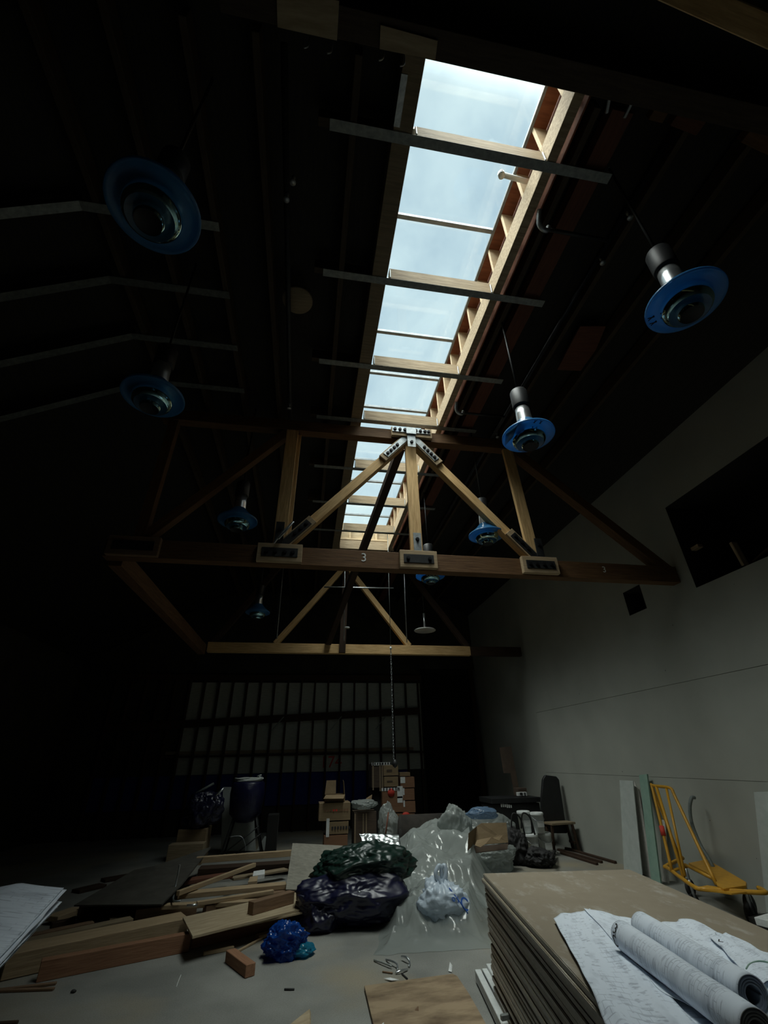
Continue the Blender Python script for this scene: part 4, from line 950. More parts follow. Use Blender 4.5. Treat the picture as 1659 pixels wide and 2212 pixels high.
for k, (a, b_, lab) in enumerate((((4.960, 9.695, 0.020), (5.027, 8.624, 0.020), 'front'), ((5.077, 10.015, 0.020), (5.185, 8.736, 0.020), 'middle'), ((5.287, 10.109, 0.020), (5.381, 8.638, 0.020), 'rear'))):
    tag(beam('floor_rail', a, b_, .05, .035, 'darktimber'), lab + ' of the dark rails lying along the foot of the right wall', 'rail', 'dark rails along the right wall')

# ================================================================ cartons at the back
def tape(t, p, w, h, m='label', x=(1, 0, 0)): return patch('paper_label', facing(Vector(p), x), w, h, m, t)
def carton(lab, ll, ur, depth, m='card', z0=None, rz=0, name='carton', grp=None):
    ll = Vector(ll); ur = Vector(ur); z_ = ll.z if z0 is None else z0
    t = thing(name, lab, 'carton', ((ll.x + ur.x) / 2, ll.y + depth / 2, z_), 0, grp)
    fbox('carton_body', ll, ur, depth, m, t, z0, rz)
    box('tape', ((ll.x + ur.x) / 2, ll.y + depth / 2, ur.z + .001), (abs(ur.x - ll.x) * .98, .06, .003), 'carddark' if m != 'carddark' else 'card', t, rz, 0)
    return t
YA = 10.6
t = carton('lowest carton of the left stack, mostly hidden by boards', (0.536, 10.600, 0.136), (0.996, 10.600, 0.349), .45, 'cardbrown', 0)
zt0 = (0.996, 10.600, 0.349)[2]
t = carton('narrow carton with black print in the middle of the left stack', (0.579, 10.600, 0.366), (1.010, 10.600, 0.566), .42, 'card')
for k in range(7): patch('print_block', facing(Vector((0.692, 10.590, 0.466)) + Vector((.055 * k, 0, .0))), .035, .05, 'ink', t)
patch('end_strip', facing(Vector((0.601, 10.592, 0.477))), .06, .30, 'label', t)
t = carton('wide tan carton on the left stack, under the open carton', (0.415, 10.600, 0.587), (1.042, 10.600, 0.881), .5, 'card')
for k in range(9): patch('print_block', facing(Vector((0.543, 10.590, 0.758)) + Vector((.055 * k, 0, .0))), .035, .035, 'cardbrown' if k not in (3, 4) else 'redink', t)
# open carton: four walls with flaps
t = thing('open_carton', 'open carton with raised flaps on top of the left stack', 'carton', (0.720, 10.700, 0.892))
oa, ob_ = Vector((0.542, 10.700, 0.890)), Vector((0.934, 10.700, 1.013)); w_ = ob_.x - oa.x; h_ = ob_.z - oa.z
for (c, s) in (((w_ / 2, 0, h_ / 2), (w_, .006, h_)), ((w_ / 2, .4, h_ / 2), (w_, .006, h_)), ((0, .2, h_ / 2), (.006, .4, h_)), ((w_, .2, h_ / 2), (.006, .4, h_)), ((w_ / 2, .2, .004), (w_, .4, .006))):
    box('carton_wall', oa + Vector(c), s, 'card', t, bev=0)
prism('flap', [oa + Vector((0, .4, h_)), oa + Vector((w_ * .6, .4, h_)), oa + Vector((w_ * .6, .45, h_ + .24)), oa + Vector((.03, .45, h_ + .24))], .005, 'card', t)
prism('flap', [oa + Vector((w_, .05, h_)), oa + Vector((w_, .38, h_)), oa + Vector((w_ - .02, .36, h_ + .25)), oa + Vector((w_ - .02, .1, h_ + .22))], .005, 'card', t, nrm=(-1, 0, .1))
prism('flap', [oa + Vector((0, 0, h_)), oa + Vector((w_, 0, h_)), oa + Vector((w_ * .9, -.16, h_ - .06)), oa + Vector((-.05, -.18, h_ - .05))], .005, 'card', t)
t = carton('dark carton with pale tape stripes between the two stacks', (1.150, 10.900, 0.068), (1.616, 10.900, 0.689), .45, 'carddark', 0)
for px in (0, .17, .23): patch('tape_stripe', facing(Vector((1.172, 10.890, 0.447)) + Vector((px, 0, -.1))), .025, .62, 'oldlum', t)
w1 = blob('plastic_wrap', Vector((1.366, 11.000, 0.722)), (.30, .2, .10), 'clear2', None, 12, .4, 2.2, 5, facets=40); tag(w1, 'crumpled clear plastic on top of the dark taped carton', 'plastic')
tag(prism('cardboard_flap', [(1.412, 11.050, 0.839), (1.531, 11.050, 0.852), (1.559, 11.100, 0.973), (1.428, 11.100, 0.910)], .006, 'card', None, 0, (0, -1, .2)), 'torn cardboard corner sticking up from the crumpled plastic', 'cardboard')
YC = 11.6
tag(fbox('pallet_crate', (1.843, 11.600, -0.018), (2.588, 11.600, 0.320), .7, 'carddark', None, 0), 'dark crate under the right stack of cartons', 'crate')
zc0 = (2.201, 11.600, 0.335)[2]
def rlabels(t, items):
    for (px, w, h, m) in items: patch('sticker', facing(Vector(px) + Vector((0, -.004, 0))), w, h, m, t)
t = carton('brown carton at the lower right of the right stack, red sticker on top', (2.306, 11.600, 0.339), (2.590, 11.600, 0.557), .5, 'cardbrown')
o_ = lathe('red_sticker', [(0, 0), (.085, 0), (.085, .003), (0, .003)], 'redink', t, (0, 0, 0), 20); o_.matrix_basis = t.matrix_basis.inverted() @ Matrix.Translation(Vector((2.386, 11.590, 0.540))) @ Matrix.Rotation(R(90), 4, 'X') @ Matrix.Diagonal((1, .6, 1, 1))
rlabels(t, [((2.340, 11.600, 0.413), .02, .14, 'label')])
t = carton('brown carton at the lower left of the right stack, behind the standing plastic', (1.850, 11.600, 0.356), (2.305, 11.600, 0.567), .5, 'cardbrown')
t = carton('large brown carton with a red round sticker and white labels', (1.855, 11.600, 0.591), (2.325, 11.600, 1.057), .5, 'cardbrown')
o_ = lathe('red_sticker', [(0, 0), (.08, 0), (.08, .003), (0, .003)], 'redink', t, (0, 0, 0), 20); o_.matrix_basis = t.matrix_basis.inverted() @ Matrix.Translation(Vector((2.062, 11.590, 0.967))) @ Matrix.Rotation(R(90), 4, 'X')
rlabels(t, [((2.268, 11.600, 0.970), .13, .23, 'label'), ((2.262, 11.600, 0.828), .12, .12, 'label'), ((2.034, 11.600, 1.030), .38, .06, 'label')])
for k in range(6): patch('print_block', facing(Vector((1.893, 11.590, 1.034)) + Vector((.07 * k, -.004, 0))), .025, .05, 'ink', t)
t = carton('brown carton second from the bottom in the right column of the right stack', (2.316, 11.600, 0.575), (2.614, 11.600, 0.791), .5, 'cardbrown'); rlabels(t, [((2.355, 11.600, 0.747), .035, .12, 'label')])
t = carton('brown carton third from the bottom in the right column of the right stack', (2.326, 11.600, 0.809), (2.606, 11.600, 1.032), .5, 'cardbrown'); rlabels(t, [((2.354, 11.600, 0.976), .035, .13, 'label')])
t = carton('brown carton with a square white label at the top of the right column', (2.292, 11.600, 1.049), (2.619, 11.600, 1.259), .5, 'cardbrown'); rlabels(t, [((2.342, 11.600, 1.202), .11, .12, 'label')])
tag(fbox('carton', (2.299, 11.700, 1.273), (2.546, 11.700, 1.351), .3, 'card'), 'flat tan carton lying on top of the right column of cartons', 'carton')
t = carton('tan taped carton, lower of the two at the top of the right stack', (1.907, 11.600, 1.078), (2.236, 11.600, 1.277), .55, 'card')
rlabels(t, [((2.038, 11.600, 1.182), .13, .03, 'carddark')])
t = carton('topmost tan carton of the right stack with a printed white tape along its edge', (1.900, 11.600, 1.295), (2.244, 11.600, 1.500), .55, 'card')
rlabels(t, [((2.033, 11.600, 1.393), .13, .05, 'carddark')])
tl_ = carton('dark carton with pale stripes at the far left top of the right stack', (1.633, 11.700, 1.063), (1.911, 11.700, 1.534), .5, 'carddark')
for px in ((1.666, 11.690, 1.298), (1.828, 11.690, 1.276), (1.882, 11.690, 1.275)): patch('tape_stripe', facing(px), .03, .56, 'oldlum', tl_)
patch('printed_tape', facing(Vector((1.865, 11.690, 1.535))), .46, .06, 'label', tl_)
for k in range(7): patch('print_block', facing(Vector((1.711, 11.685, 1.539)) + Vector((.062 * k, 0, 0))), .03, .04, 'ink', tl_)
tag(fbox('crate', (1.642, 11.800, 0.293), (1.895, 11.800, 1.043), .45, 'void', None, 0), 'black crate under the striped dark carton of the right stack', 'crate')

# ================================================================ plastic heaps in the middle
def bumps(lst, base=0, cr=.05, f=5, seed=1, edge=True):
    def hf(u, v, p):
        h = base
        for (cu, cv, su, sv, a) in lst: h += a * math.exp(-((u - cu) / su) ** 2 - ((v - cv) / sv) ** 2)
        w = min(1, 6 * min(u, 1 - u), 6 * min(v, 1 - v))
        q_ = p + .15 * noise.noise_vector(p * 1.8); h += (cr * 1.5 * crease(p, f * .22, seed) + cr * .5 * crease(p, f * .6, seed + 5) + cr * .3 * ridge((q_.x, q_.y, 0), f * .4, seed)) * (.25 + .75 * w)
        return max(0, h * (.12 + .88 * w))
    return hf
s_ = sheet('plastic_sheet', [(0.792, 5.643, 0.000), (1.945, 5.532, 0.000), (2.650, 7.554, 0.000), (1.391, 7.895, 0.000)], bumps([(.35, .8, .3, .3, .13), (.88, .45, .2, .3, .10), (.35, .35, .2, .2, .08)], .0, .24, 7.5, 3), 'clear', None, 130, 100, .07, 3)
tag(s_, 'clear plastic sheet spread on the floor in front of the heap', 'plastic sheet')
s_ = sheet('plastic_sheet', [(1.178, 7.047, 0.000), (2.407, 6.729, 0.000), (3.450, 9.381, 0.000), (1.784, 10.051, 0.000)], bumps([(.28, .55, .28, .4, .32), (.85, .6, .25, .4, .30), (.5, .9, .4, .2, .28)], .0, .24, 6.5, 7), 'clear2', None, 130, 110, .08, 5)
tag(s_, 'large mound of clear plastic behind the tied shopping bag', 'plastic sheet')
s_ = sheet('plastic_sheet', [(1.476, 8.903, 0.000), (2.545, 8.600, 0.000), (2.802, 9.834, 0.000), (1.816, 10.131, 0.000)], bumps([(.5, .5, .3, .4, .40), (.15, .5, .25, .4, .2)], .0, .18, 5, 11), 'clear', None, 100, 80, .08, 8)
tag(s_, 'clear plastic sheeting bulging behind the dark tarp', 'plastic sheet')
bz = blob('plastic_bag', (2.732, 9.190, 0.000), (.38, .42, .53), 'clear2', None, 21, .26, 1.9, 6, facets=60); tag(bz, 'tall clear plastic bag standing left of the torn carton', 'plastic bag')
bz = blob('plastic_bag', (3.405, 9.311, 0.000), (.62, .42, .42), 'clear', None, 24, .22, 1.6, 6, facets=60); tag(bz, 'big clear plastic heap behind and over the torn carton', 'plastic bag')
bz = blob('blue_bag', Vector((3.175, 8.850, 0.694)), (.30, .2, .10), 'bluepale', None, 27, .22, 1.9, 6, facets=40); tag(bz, 'pale blue plastic bag on top of the clear heap', 'plastic bag')
bz = blob('plastic_bag', (3.250, 8.672, 0.000), (.42, .26, .22), 'clear2', None, 31, .3, 2.0, 6, facets=60); tag(bz, 'crumpled clear plastic on the floor in front of the torn carton', 'plastic bag')
# torn carton
t = thing('torn_carton', 'torn open brown carton lying in the clear plastic heap', 'carton', (2.990, 8.200, 0.389))
ca = [(2.726, 8.150, 0.430), (3.308, 8.150, 0.440), (3.361, 8.250, 0.686), (2.936, 8.250, 0.696), (2.852, 8.250, 0.656)]
prism('carton_wall', ca, .01, 'card', t, 0, (0, -1, .1))
prism('carton_side', [(2.726, 8.150, 0.430), (2.852, 8.250, 0.656), (2.587, 7.900, 0.616), (2.531, 7.850, 0.411)], .01, 'card', t, 0, (-.6, -.8, .1))
prism('torn_flap', [(2.743, 8.000, 0.512), (2.987, 8.000, 0.542), (2.850, 7.900, 0.480), (2.738, 7.850, 0.446), (2.671, 7.900, 0.465)], .008, 'card', t, 0, (0, -.8, .6))
prism('torn_flap', [(3.001, 8.000, 0.530), (3.156, 8.020, 0.598), (3.172, 8.000, 0.558), (3.081, 7.950, 0.498)], .008, 'card', t, 0, (0, -.8, .6))
prism('carton_base', [(2.723, 8.100, 0.425), (3.286, 8.100, 0.436), (3.239, 8.050, 0.375), (2.725, 8.050, 0.352)], .01, 'carddark', t, 0, (0, -.7, .7))
# tied white shopping bag with loop handles
pS = Vector((1.621, 6.082, 0.100))
t = thing('shopping_bag', 'tied white shopping bag with blue lettering on the clear plastic', 'bag', pS)
blob('bag_body', pS, (.275, .22, .19), 'shop', t, 33, .22, 2.0, 5, 0, .22)
for sx in (-1, 1):
    tube('loop_handle', curve_pts([pS + Vector((.02 * sx, -.04, .32)), pS + Vector((.06 * sx - .01, -.05, .40)), pS + Vector((.035 * sx + .01, -.04, .47)), pS + Vector((.005, -.03, .44)), pS + Vector((.01, -.02, .35))], 6), .026, 'shop', t, 8, .018)
for k, (ch_, dx, dz, rot, sz) in enumerate((('C', .20, .20, -.5, .16), ('i', .12, .25, -.4, .09), ('o', .06, .27, -.3, .08))):
    text('blue_lettering', ch_, sz, 'blueink', t, facing(pS + Vector((dx * .9, -.275 + dx * .25, dz * .85)), (math.cos(rot), .3, math.sin(rot)), (0, .55, 1)), .003)
tube('blue_line', curve_pts([pS + Vector((.04, -.17, .30)), pS + Vector((.12, -.25, .2)), pS + Vector((.20, -.25, .1))], 5), .006, 'blueink', t, 6)
# foil panel, brown roll, standing plastic
t_ = sheet('foil_panel', [(1.112, 8.700, 0.307), (1.699, 8.700, 0.293), (1.719, 9.000, 0.499), (1.032, 9.000, 0.546)], lambda u, v, p: .02 * noise.noise(Vector((u * 9, v * 9, 2))), 'foil', None, 40, 30, .015, 4, .012, -9); tag(t_, 'crinkled silver foil panel tilted up behind the dark tarp', 'foil panel')
a_, b_ = Vector((1.926, 9.900, 0.372)), Vector((2.746, 9.900, 0.340)); a_.z = b_.z = .36
t_ = thing('felt_roll', 'dark brown roll lying behind the clear plastic mound', 'roll', (a_ + b_) / 2); tube('roll_body', [a_, b_], .34, 'brownroll', t_, 28); tube('roll_end', [a_ + Vector((-.02, 0, 0)), a_ + Vector((.0, 0, 0))], .12, 'void', t_, 18)
bz = blob('plastic_bag', Vector((1.863, 10.794, 0.000)), (.24, .2, .46), 'clear2', None, 41, .25, 2.0, 6, facets=40); tag(bz, 'upright clear plastic leaning on the brown cartons', 'plastic bag')
tag(tube('dark_stick', [(1.644, 10.000, 0.344), (1.742, 10.150, 0.723)], .016, 'redwood', seg=8), 'thin dark red stick standing in front of the brown cartons', 'stick')
# navy and green heap
bz = blob('trash_bag', (0.648, 6.654, 0.000), (.70, .50, .30), 'navybag', None, 52, .22, 1.6, 6, facets=60); tag(bz, 'big navy plastic trash bag slumped on the floor', 'trash bag')
bz = blob('trash_bag', (0.318, 6.542, 0.000), (.30, .28, .23), 'navybag', None, 57, .22, 1.6, 6, facets=40); tag(bz, 'small black lobe of trash bag at the left foot of the navy heap', 'trash bag')
pg = Vector((0.807, 6.750, 0.267))
bz = blob('tarp', pg, (.68, .46, .27), 'greenbag', None, 61, .34, 1.7, 6, .0, facets=55); tag(bz, 'crumpled dark green tarp lying on the navy trash bag', 'tarp')
pe = Vector((0.698, 6.094, 0.400)); rg = lathe('eyelet', [(.012, 0), (.02, 0), (.02, .006), (.012, .006), (.012, 0)], 'alu', bz, pe + Vector((0, -.1, .0)), 14)
# blue film on the floor
bz = blob('blue_film', (-0.048, 5.774, 0.000), (.21, .16, .15), 'bluethin', None, 71, .7, 1.5, 6, facets=26); tag(bz, 'crumpled bright blue plastic film on the floor', 'plastic film')
bl_ = blob('film_flap', Vector((0.107, 5.783, 0.000)), (.13, .11, .06), 'cyanthin', bz, 74, .3, 2.0, 5, facets=26); bl_['label'] = 'paler flat blue edge'

# ================================================================ lumber on the left
def lum(lab, a, b, w, h, m, name='timber', grp=None, **k): return tag(beam(name, a, b, w, h, m, **k), lab, 'timber', grp)
lum('long reddish beam lying nearest on the floor at left', (-2.155, 5.752, 0.070), (-0.994, 6.197, 0.070), .09, .14, 'redlum')
lum('reddish beam continuing behind it under the plywood piece', (-0.995, 6.265, 0.070), (0.174, 6.802, 0.070), .09, .14, 'redlum')
lum('thick old beam behind the nearest reddish beam', (-2.535, 5.937, 0.090), (-1.157, 6.664, 0.090), .30, .17, 'tanlum')
lum('dark flat timber behind the thick old beam at left', (-2.834, 6.317, 0.060), (-1.791, 6.998, 0.060), .14, .11, 'oldlum')
lum('dark timber at the left edge behind the flat one', (-2.878, 6.640, 0.050), (-2.208, 7.062, 0.050), .1, .08, 'brownlum')
tag(prism('plywood_offcut', [(-1.140, 6.463, 0.200), (-0.085, 7.134, 0.200), (0.287, 7.262, 0.200), (0.242, 6.855, 0.200), (0.127, 6.462, 0.200), (-0.910, 5.813, 0.200)], .022, 'ply', None, .002), 'pale plywood offcut lying on the beams', 'plywood')
tag(prism('plywood_strip', [(-0.514, 6.226, 0.178), (0.197, 6.675, 0.178), (0.163, 6.446, 0.178), (-0.554, 6.101, 0.178)], .018, 'ply', None, .002), 'thin pale strip under the plywood offcut edge', 'plywood')
lum('short dark brown block lying on the plywood offcut', (-0.438, 6.356, 0.255), (-0.009, 6.713, 0.255), .10, .11, 'brownlum', 'wood_block')
lum('second support beam hidden under the plywood offcut', (-1.012, 7.039, 0.085), (0.357, 7.739, 0.085), .12, .17, 'brownlum')
lum('pale long board behind the plywood offcut, lowest of the pile', (-1.504, 7.145, 0.160), (-0.050, 7.023, 0.160), .12, .04, 'tanlum', grp='boards in the lumber pile')
lum('pale board crossing over the pile behind the dark block', (-1.097, 6.967, 0.200), (-0.244, 7.290, 0.200), .06, .04, 'tanlum', grp='boards in the lumber pile')
lum('wide tan board farther back in the pile', (-1.404, 7.421, 0.200), (-0.092, 7.586, 0.200), .18, .05, 'tanlum', grp='boards in the lumber pile')
lum('narrow pale stick slanting across the pile', (-1.371, 7.200, 0.260), (-0.601, 8.695, 0.260), .05, .05, 'tanlum', grp='boards in the lumber pile')
lum('reddish board lying dark behind the slanting stick', (-1.565, 8.450, 0.150), (-0.929, 8.719, 0.150), .2, .05, 'redwood')
lum('long pale board along the far edge of the pile', (-1.532, 9.079, 0.300), (-0.013, 9.264, 0.300), .09, .08, 'tanlum')
lum('dark plank under the far pale board', (-1.525, 9.449, 0.100), (0.031, 9.514, 0.100), .3, .1, 'darktimber')
lum('small tan offcut under the far end of the plywood', (-0.234, 7.515, 0.100), (-0.072, 7.610, 0.100), .09, .12, 'brownlum', 'wood_block')
tag(prism('wood_chip', [(-0.615, 8.831, 0.160), (-0.454, 8.920, 0.160), (-0.431, 8.583, 0.160), (-0.599, 8.506, 0.160)], .05, 'label', None), 'small pale chip of wood right of the slanting stick', 'wood chip', 'pale chips in the pile')
tag(prism('wood_chip', [(-0.616, 8.223, 0.200), (-0.509, 8.252, 0.200), (-0.496, 7.934, 0.200), (-0.611, 7.912, 0.200)], .2, 'tanlum', None), 'small pale block in front of the pale chip', 'wood chip', 'pale chips in the pile')
lum('long dark board behind the small pale chips', (-0.914, 8.639, 0.120), (-0.127, 9.067, 0.120), .16, .03, 'oldlum', grp='boards in the lumber pile')
tag(prism('dark_sheet', [(-2.499, 7.182, 0.220), (-1.479, 6.954, 0.220), (-1.388, 7.505, 0.300), (-1.453, 9.877, 0.360), (-2.021, 8.605, 0.330), (-2.290, 8.574, 0.300)], .014, 'darkply', None), 'large dark sheet lying tilted over the lumber at left', 'sheet')
lum('dark beam propping the large dark sheet', (-2.566, 7.710, 0.080), (-1.645, 7.512, 0.080), .2, .15, 'darktimber')
lum('dim tan board sticking out left of the dark sheet', (-2.800, 7.424, 0.060), (-2.632, 7.759, 0.060), .2, .05, 'tanlum')
lum('low dark timber at the left of the dark sheet', (-2.706, 7.229, 0.040), (-2.513, 7.349, 0.040), .1, .06, 'darktimber')
lum('short brown offcut standing before the dark sheet', (-1.800, 7.164, 0.090), (-1.140, 7.295, 0.090), .08, .12, 'brownlum')
lum('grey offcut lying before the dark sheet', (-2.073, 7.153, 0.060), (-1.850, 7.236, 0.060), .14, .06, 'oldlum', 'wood_block')
tag(blob('wood_scrap', (-1.739, 7.220, 0.000), (.06, .05, .09), 'redlum', None, 81, .2, 2, 3), 'small orange wood scrap on the timbers before the dark sheet', 'wood scrap')
lum('dim board end far behind the dark sheet', (-3.157, 8.994, 0.020), (-2.902, 9.319, 0.020), .2, .04, 'darktimber')
lum('dim board lying behind the dark sheet, upper one', (-3.024, 9.661, 0.020), (-2.642, 9.955, 0.020), .2, .04, 'darktimber')
tag(prism('weathered_plywood', [(-0.090, 7.261, 0.220), (0.327, 7.102, 0.220), (1.048, 8.200, 0.477), (-0.048, 8.200, 0.568)], .018, 'plygrey', None, .002), 'grey weathered plywood panel propped up behind the dark heap', 'plywood')
tag(tube('bent_wire', curve_pts([(-1.296, 7.043, 0.220), (-1.384, 7.086, 0.220), (-1.459, 7.436, 0.240), (-1.463, 7.500, 0.434), (-1.463, 7.500, 0.491)], 6), .010, 'steel', seg=8), 'bent thin metal rod standing against the dark sheet', 'rod')
tag(tube('short_wire', [(-1.176, 6.818, 0.220), (-1.064, 6.808, 0.220)], .012, 'alu', seg=6), 'short bright metal piece beside the bent rod', 'metal piece')
# small offcuts on the open floor
lum('pinkish wood block alone on the floor', (-0.545, 5.811, 0.045), (-0.320, 5.406, 0.045), .09, .085, 'redlum', 'wood_block')
lum('thin tan stick left of the pinkish block', (-0.819, 6.021, 0.015), (-0.546, 6.116, 0.015), .03, .03, 'tanlum', 'wood_stick')
lum('thin sliver of wood from the pinkish block to the beam', (-0.501, 6.011, 0.010), (-0.289, 6.353, 0.010), .02, .02, 'tanlum', 'wood_stick')
lum('tan lath lying behind the blue film', (-0.342, 6.356, 0.020), (-0.076, 6.527, 0.020), .08, .03, 'tanlum', 'wood_stick')
lum('tan lath lying across the corner of the blue film', (-0.196, 6.079, 0.050), (0.036, 6.215, 0.050), .05, .04, 'tanlum', 'wood_stick')
lum('tan lath slanting down right beside the dark heap', (-0.159, 6.399, 0.075), (0.139, 6.161, 0.075), .07, .025, 'tanlum', 'wood_stick')
lum('short pinkish offcut at the foot of the dark heap', (0.021, 6.584, 0.050), (0.163, 6.598, 0.050), .07, .06, 'redlum', 'wood_block')
lum('long thin strip at the lower left corner, upper one', (-2.390, 5.596, 0.010), (-1.945, 5.635, 0.010), .03, .02, 'brownlum', 'wood_strip', 'strips at the lower left')
lum('thin strip at the lower left corner, crossing below the other', (-2.385, 5.586, 0.010), (-1.913, 5.521, 0.010), .03, .018, 'brownlum', 'wood_strip', 'strips at the lower left')
tag(blob('debris_bit', (-1.729, 5.433, 0.000), (.022, .015, .012), 'rubber', None, 83, .2, 2, 3), 'small black bit of debris right of the corner strips', 'debris')
lum('dark stick at the lower left corner of the view', (-2.063, 4.983, 0.010), (-1.911, 4.969, 0.010), .03, .02, 'darktimber', 'wood_stick')
tag(tube('thin_wire', curve_pts([(-0.906, 5.336, 0.006), (-0.917, 5.465, 0.006), (-0.924, 5.581, 0.006)], 3), .003, 'label', seg=5), 'thin pale wire lying alone on the bare floor', 'wire')
tag(tube('nail_scrap', [(-0.018, 5.083, 0.008), (0.063, 5.064, 0.008)], .007, 'rubber', seg=6), 'small dark metal scrap below the blue film', 'scrap')
# plywood on the floor in front
tag(prism('plywood_sheet', [(0.619, 4.934, 0.030), (1.081, 4.968, 0.030), (1.380, 4.991, 0.030), (1.404, 4.939, 0.030), (1.392, 4.586, 0.030), (1.386, 4.496, 0.030), (1.353, 4.058, 0.030), (1.298, 3.803, 0.030), (0.599, 3.859, 0.030)], .024, 'plystain', None, .002), 'stained plywood sheet on the floor at the bottom of the view', 'plywood')
tag(prism('splintered_board', [(0.787, 4.350, -0.075), (0.937, 4.350, -0.087), (0.956, 4.450, 0.049), (0.906, 4.450, 0.015), (0.858, 4.420, 0.002), (0.819, 4.400, -0.020)], .02, 'brownlum', None, 0, (0, -1, .25)), 'splintered brown board standing up on the stained plywood', 'board')
tag(prism('wood_wedge', [(-0.022, 4.390, 0.020), (0.055, 4.395, 0.060), (0.171, 4.471, 0.090), (0.167, 4.126, 0.060)], .02, 'ply', None, 0), 'pale pointed plywood wedge at the bottom edge', 'plywood')
tag(prism('paper_scrap', [(0.633, 4.217, 0.060), (0.664, 4.231, 0.070), (0.658, 4.176, 0.060)], .003, 'label', None, 0), 'tiny white paper scrap at the bottom edge on the stained plywood', 'paper scrap')
# white painted trim pieces beside the stack
for (a, b, w, lab) in (((1.559, 4.854, 0.050), (1.439, 4.007, 0.050), .05, 'left of the two white painted trim strips beside the stack'), ((1.616, 4.843, 0.055), (1.493, 3.981, 0.055), .045, 'right of the two white painted trim strips beside the stack')):
    lum(lab, a, b, w, .07, 'whiteplas', 'trim_strip', 'white trim strips beside the stack')
t = lum('wide white painted board with nail holes along the foot of the stack', (1.684, 4.844, 0.100), (1.549, 3.822, 0.100), .10, .03, 'whiteplas', 'trim_board')
for p in ((1.629, 4.377, 0.117), (1.641, 4.511, 0.117)): patch('nail_hole', Matrix.Translation(p), .02, .014, 'hole', t, .001)
tag(prism('wood_block', [(1.469, 3.970, 0.090), (1.568, 4.047, 0.120), (1.520, 3.941, 0.090)], .03, 'tanlum', None), 'small tan wedge on the white trim strips', 'wedge')
tag(box('trim_packer', Vector((1.447, 3.972, 0.125)), (.09, .025, .03), 'strap', None, .1), 'grey clip lying across the white trim strips', 'clip')
# metal and paper scraps on the floor
sc_ = [([(0.780, 5.497, 0.010), (0.841, 5.393, 0.020), (0.909, 5.293, 0.020)], .008, 'strap', 'bent strip of metal, left of the metal scraps'), ([(0.890, 5.482, 0.010), (0.923, 5.371, 0.030), (0.958, 5.288, 0.030), (0.946, 5.228, 0.010)], .007, 'steel', 'curled metal strip in the middle of the scraps'), ([(0.920, 5.175, 0.010), (0.970, 5.179, 0.020), (1.037, 5.226, 0.010)], .008, 'alu', 'bright crumpled strip right of the metal scraps'), ([(1.034, 5.454, 0.030), (1.064, 5.389, 0.040), (1.084, 5.346, 0.020), (1.061, 5.282, 0.010)], .009, 'alu', 'bright curl of metal behind the other scraps'), ([(0.973, 5.160, 0.008), (0.999, 5.050, 0.008)], .006, 'rubber', 'dark nail by the stained plywood corner'), ([(0.816, 5.236, 0.008), (0.897, 5.187, 0.008)], .006, 'brownlum', 'thin wood splinter before the metal scraps')]
for pts, r_, m_, lab in sc_: tag(tube('metal_scrap', curve_pts(pts, 4), r_, m_, seg=6), lab, 'scrap', 'scraps on the floor')
tag(prism('paper_scrap', [(0.804, 5.092, 0.012), (0.853, 5.072, 0.020), (0.925, 5.036, 0.012), (0.861, 5.033, 0.012)], .003, 'label', None), 'white paper scrap at the back corner of the stained plywood', 'paper scrap')
tag(prism('paper_scrap', [(1.419, 5.196, 0.040), (1.436, 5.189, 0.020), (1.401, 5.092, 0.010), (1.379, 5.116, 0.010)], .003, 'label', None), 'white paper scrap standing before the clear plastic sheet', 'paper scrap')

# ================================================================ far left: drum on its stand, bags
YD = 11.0
dl, dr = Vector((-1.418, 11.000, 0.661)), Vector((-0.732, 11.000, 0.637)); dt = (-1.160, 11.000, 1.269)[2]; dc = (dl + dr) / 2; rD = (dr.x - dl.x) / 2
t = thing('tarp_drum', 'navy covered drum on thin crossed legs with white cable on top', 'drum', (dc.x, YD + rD, 0))
lathe('drum_body', [(0, dl.z - .12), (rD * .5, dl.z - .1), (rD * .95, dl.z + .05), (rD * 1.04, dl.z + .4), (rD * .98, dt - .03), (rD * .9, dt), (0, dt)], 'drumblue', t, (dc.x, YD + rD, 0), 30)
for (a, b) in (((-.2, -.1), (-.38, -.15)), ((.22, -.1), (.42, -.15)), ((-.2, .3), (-.36, .35)), ((.2, .3), (.4, .35))):
    tube('leg', [(dc.x + a[0], YD + .3 + a[1], dl.z + .02), (dc.x + b[0], YD + .3 + b[1], 0)], .02, 'black', t, 8)
tube('cross_brace', [(dc.x - .36, YD + .12, .05), (dc.x + .32, YD + .12, .5)], .012, 'black', t, 6)
tube('cross_brace', [(dc.x - .1, YD + .12, .05), (dc.x + .38, YD + .12, .38)], .012, 'black', t, 6)
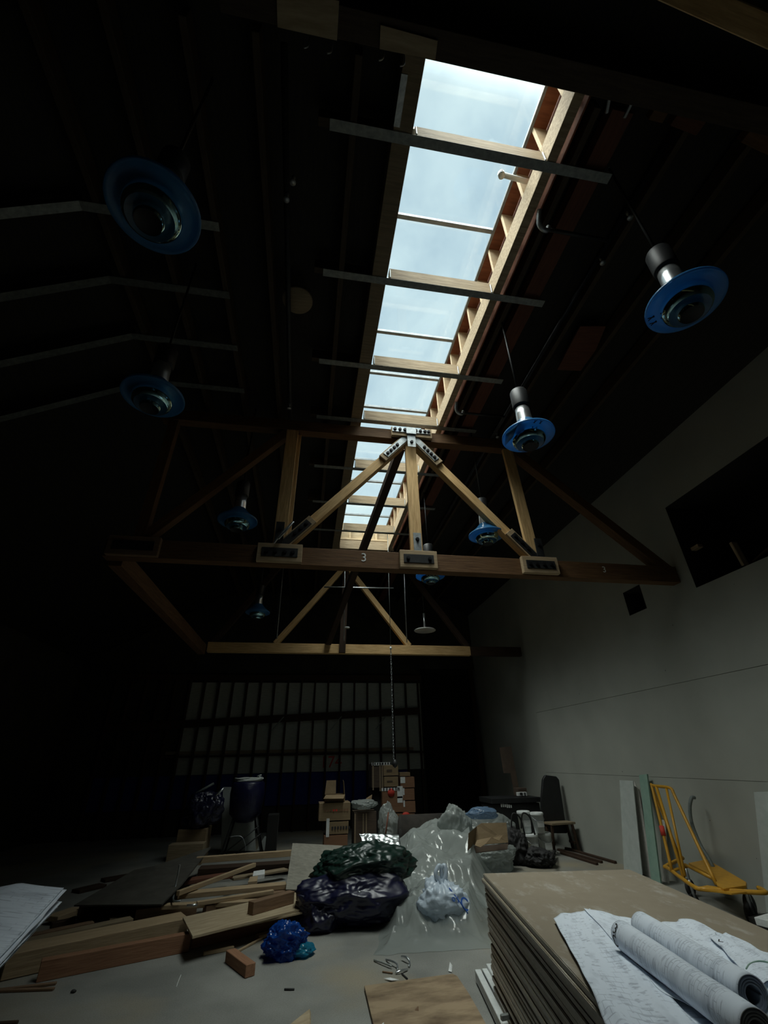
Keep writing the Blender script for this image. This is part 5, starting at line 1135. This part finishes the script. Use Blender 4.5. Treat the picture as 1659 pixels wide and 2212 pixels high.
tube('crank', curve_pts([(dc.x - .22, YD - .03, .36), (dc.x + .0, YD - .03, .36), (dc.x + .1, YD - .03, .22), (dc.x + .12, YD - .03, .12)], 4), .008, 'steel', t, 6)
pts = []
for k in range(120):
    a = 2 * math.pi * k / 30; rr = rD * (.80 + .05 * math.sin(k * .37)); pts.append((dc.x + rr * math.cos(a), YD + rD + rr * math.sin(a), dt + .012 + .014 * (k / 30) + .006 * math.sin(k * .9)))
pts += [(dc.x + rD * .5, YD + rD * .6, dt + .09), (dc.x + rD * .75, YD + rD * .5, dt + .12)]
tag(tube('cable_coil', pts, .014, 'rope', seg=6), 'coil of white cable lying on top of the navy drum', 'cable')
tag(prism('gypsum_offcut', [(-1.523, 11.750, 0.044), (-0.812, 11.750, 0.013), (-1.037, 11.850, 1.148), (-1.665, 11.850, 1.166)], .016, 'gyp', None, 0, (0, -1, .1)), 'grey gypsum offcut standing behind the drum legs', 'board')
tag(prism('gypsum_offcut', [(-0.830, 11.900, -0.023), (-0.580, 11.900, -0.034), (-0.620, 11.950, 0.216), (-0.671, 11.950, 0.235)], .016, 'gyp', None, 0, (0, -1, .1)), 'small triangular gypsum piece right of the drum legs', 'board')
tag(fbox('dark_case', (-0.602, 11.200, 0.080), (-0.387, 11.200, 0.669), .4, 'void', None, 0), 'black case standing right of the navy drum', 'case')
bz = blob('navy_bag', Vector((-1.922, 11.150, 0.514)), (.42, .3, .36), 'navybag', None, 91, .25, 1.8, 6, facets=50); tag(bz, 'navy plastic bag piled on the carton left of the drum', 'plastic bag')
t = carton('tan carton under the navy bag at far left', (-2.281, 11.000, 0.224), (-1.745, 11.000, 0.508), .6, 'card', 0)
tag(fbox('plank_stack', (-2.322, 10.600, 0.171), (-1.701, 10.600, 0.323), .3, 'oldlum', None, 0), 'dim plank lying in front of the tan carton at far left', 'plank')
tag(tube('metal_tube', [(-2.080, 11.100, 1.096), (-1.770, 11.200, 1.261)], .022, 'hose', seg=8), 'dim tube sticking up from the navy bag', 'tube')
tag(tube('chrome_handle', [(-1.675, 10.950, 1.037), (-1.525, 10.950, 1.175)], .022, 'alu', seg=10), 'shiny metal handle between the navy bag and the drum', 'handle')
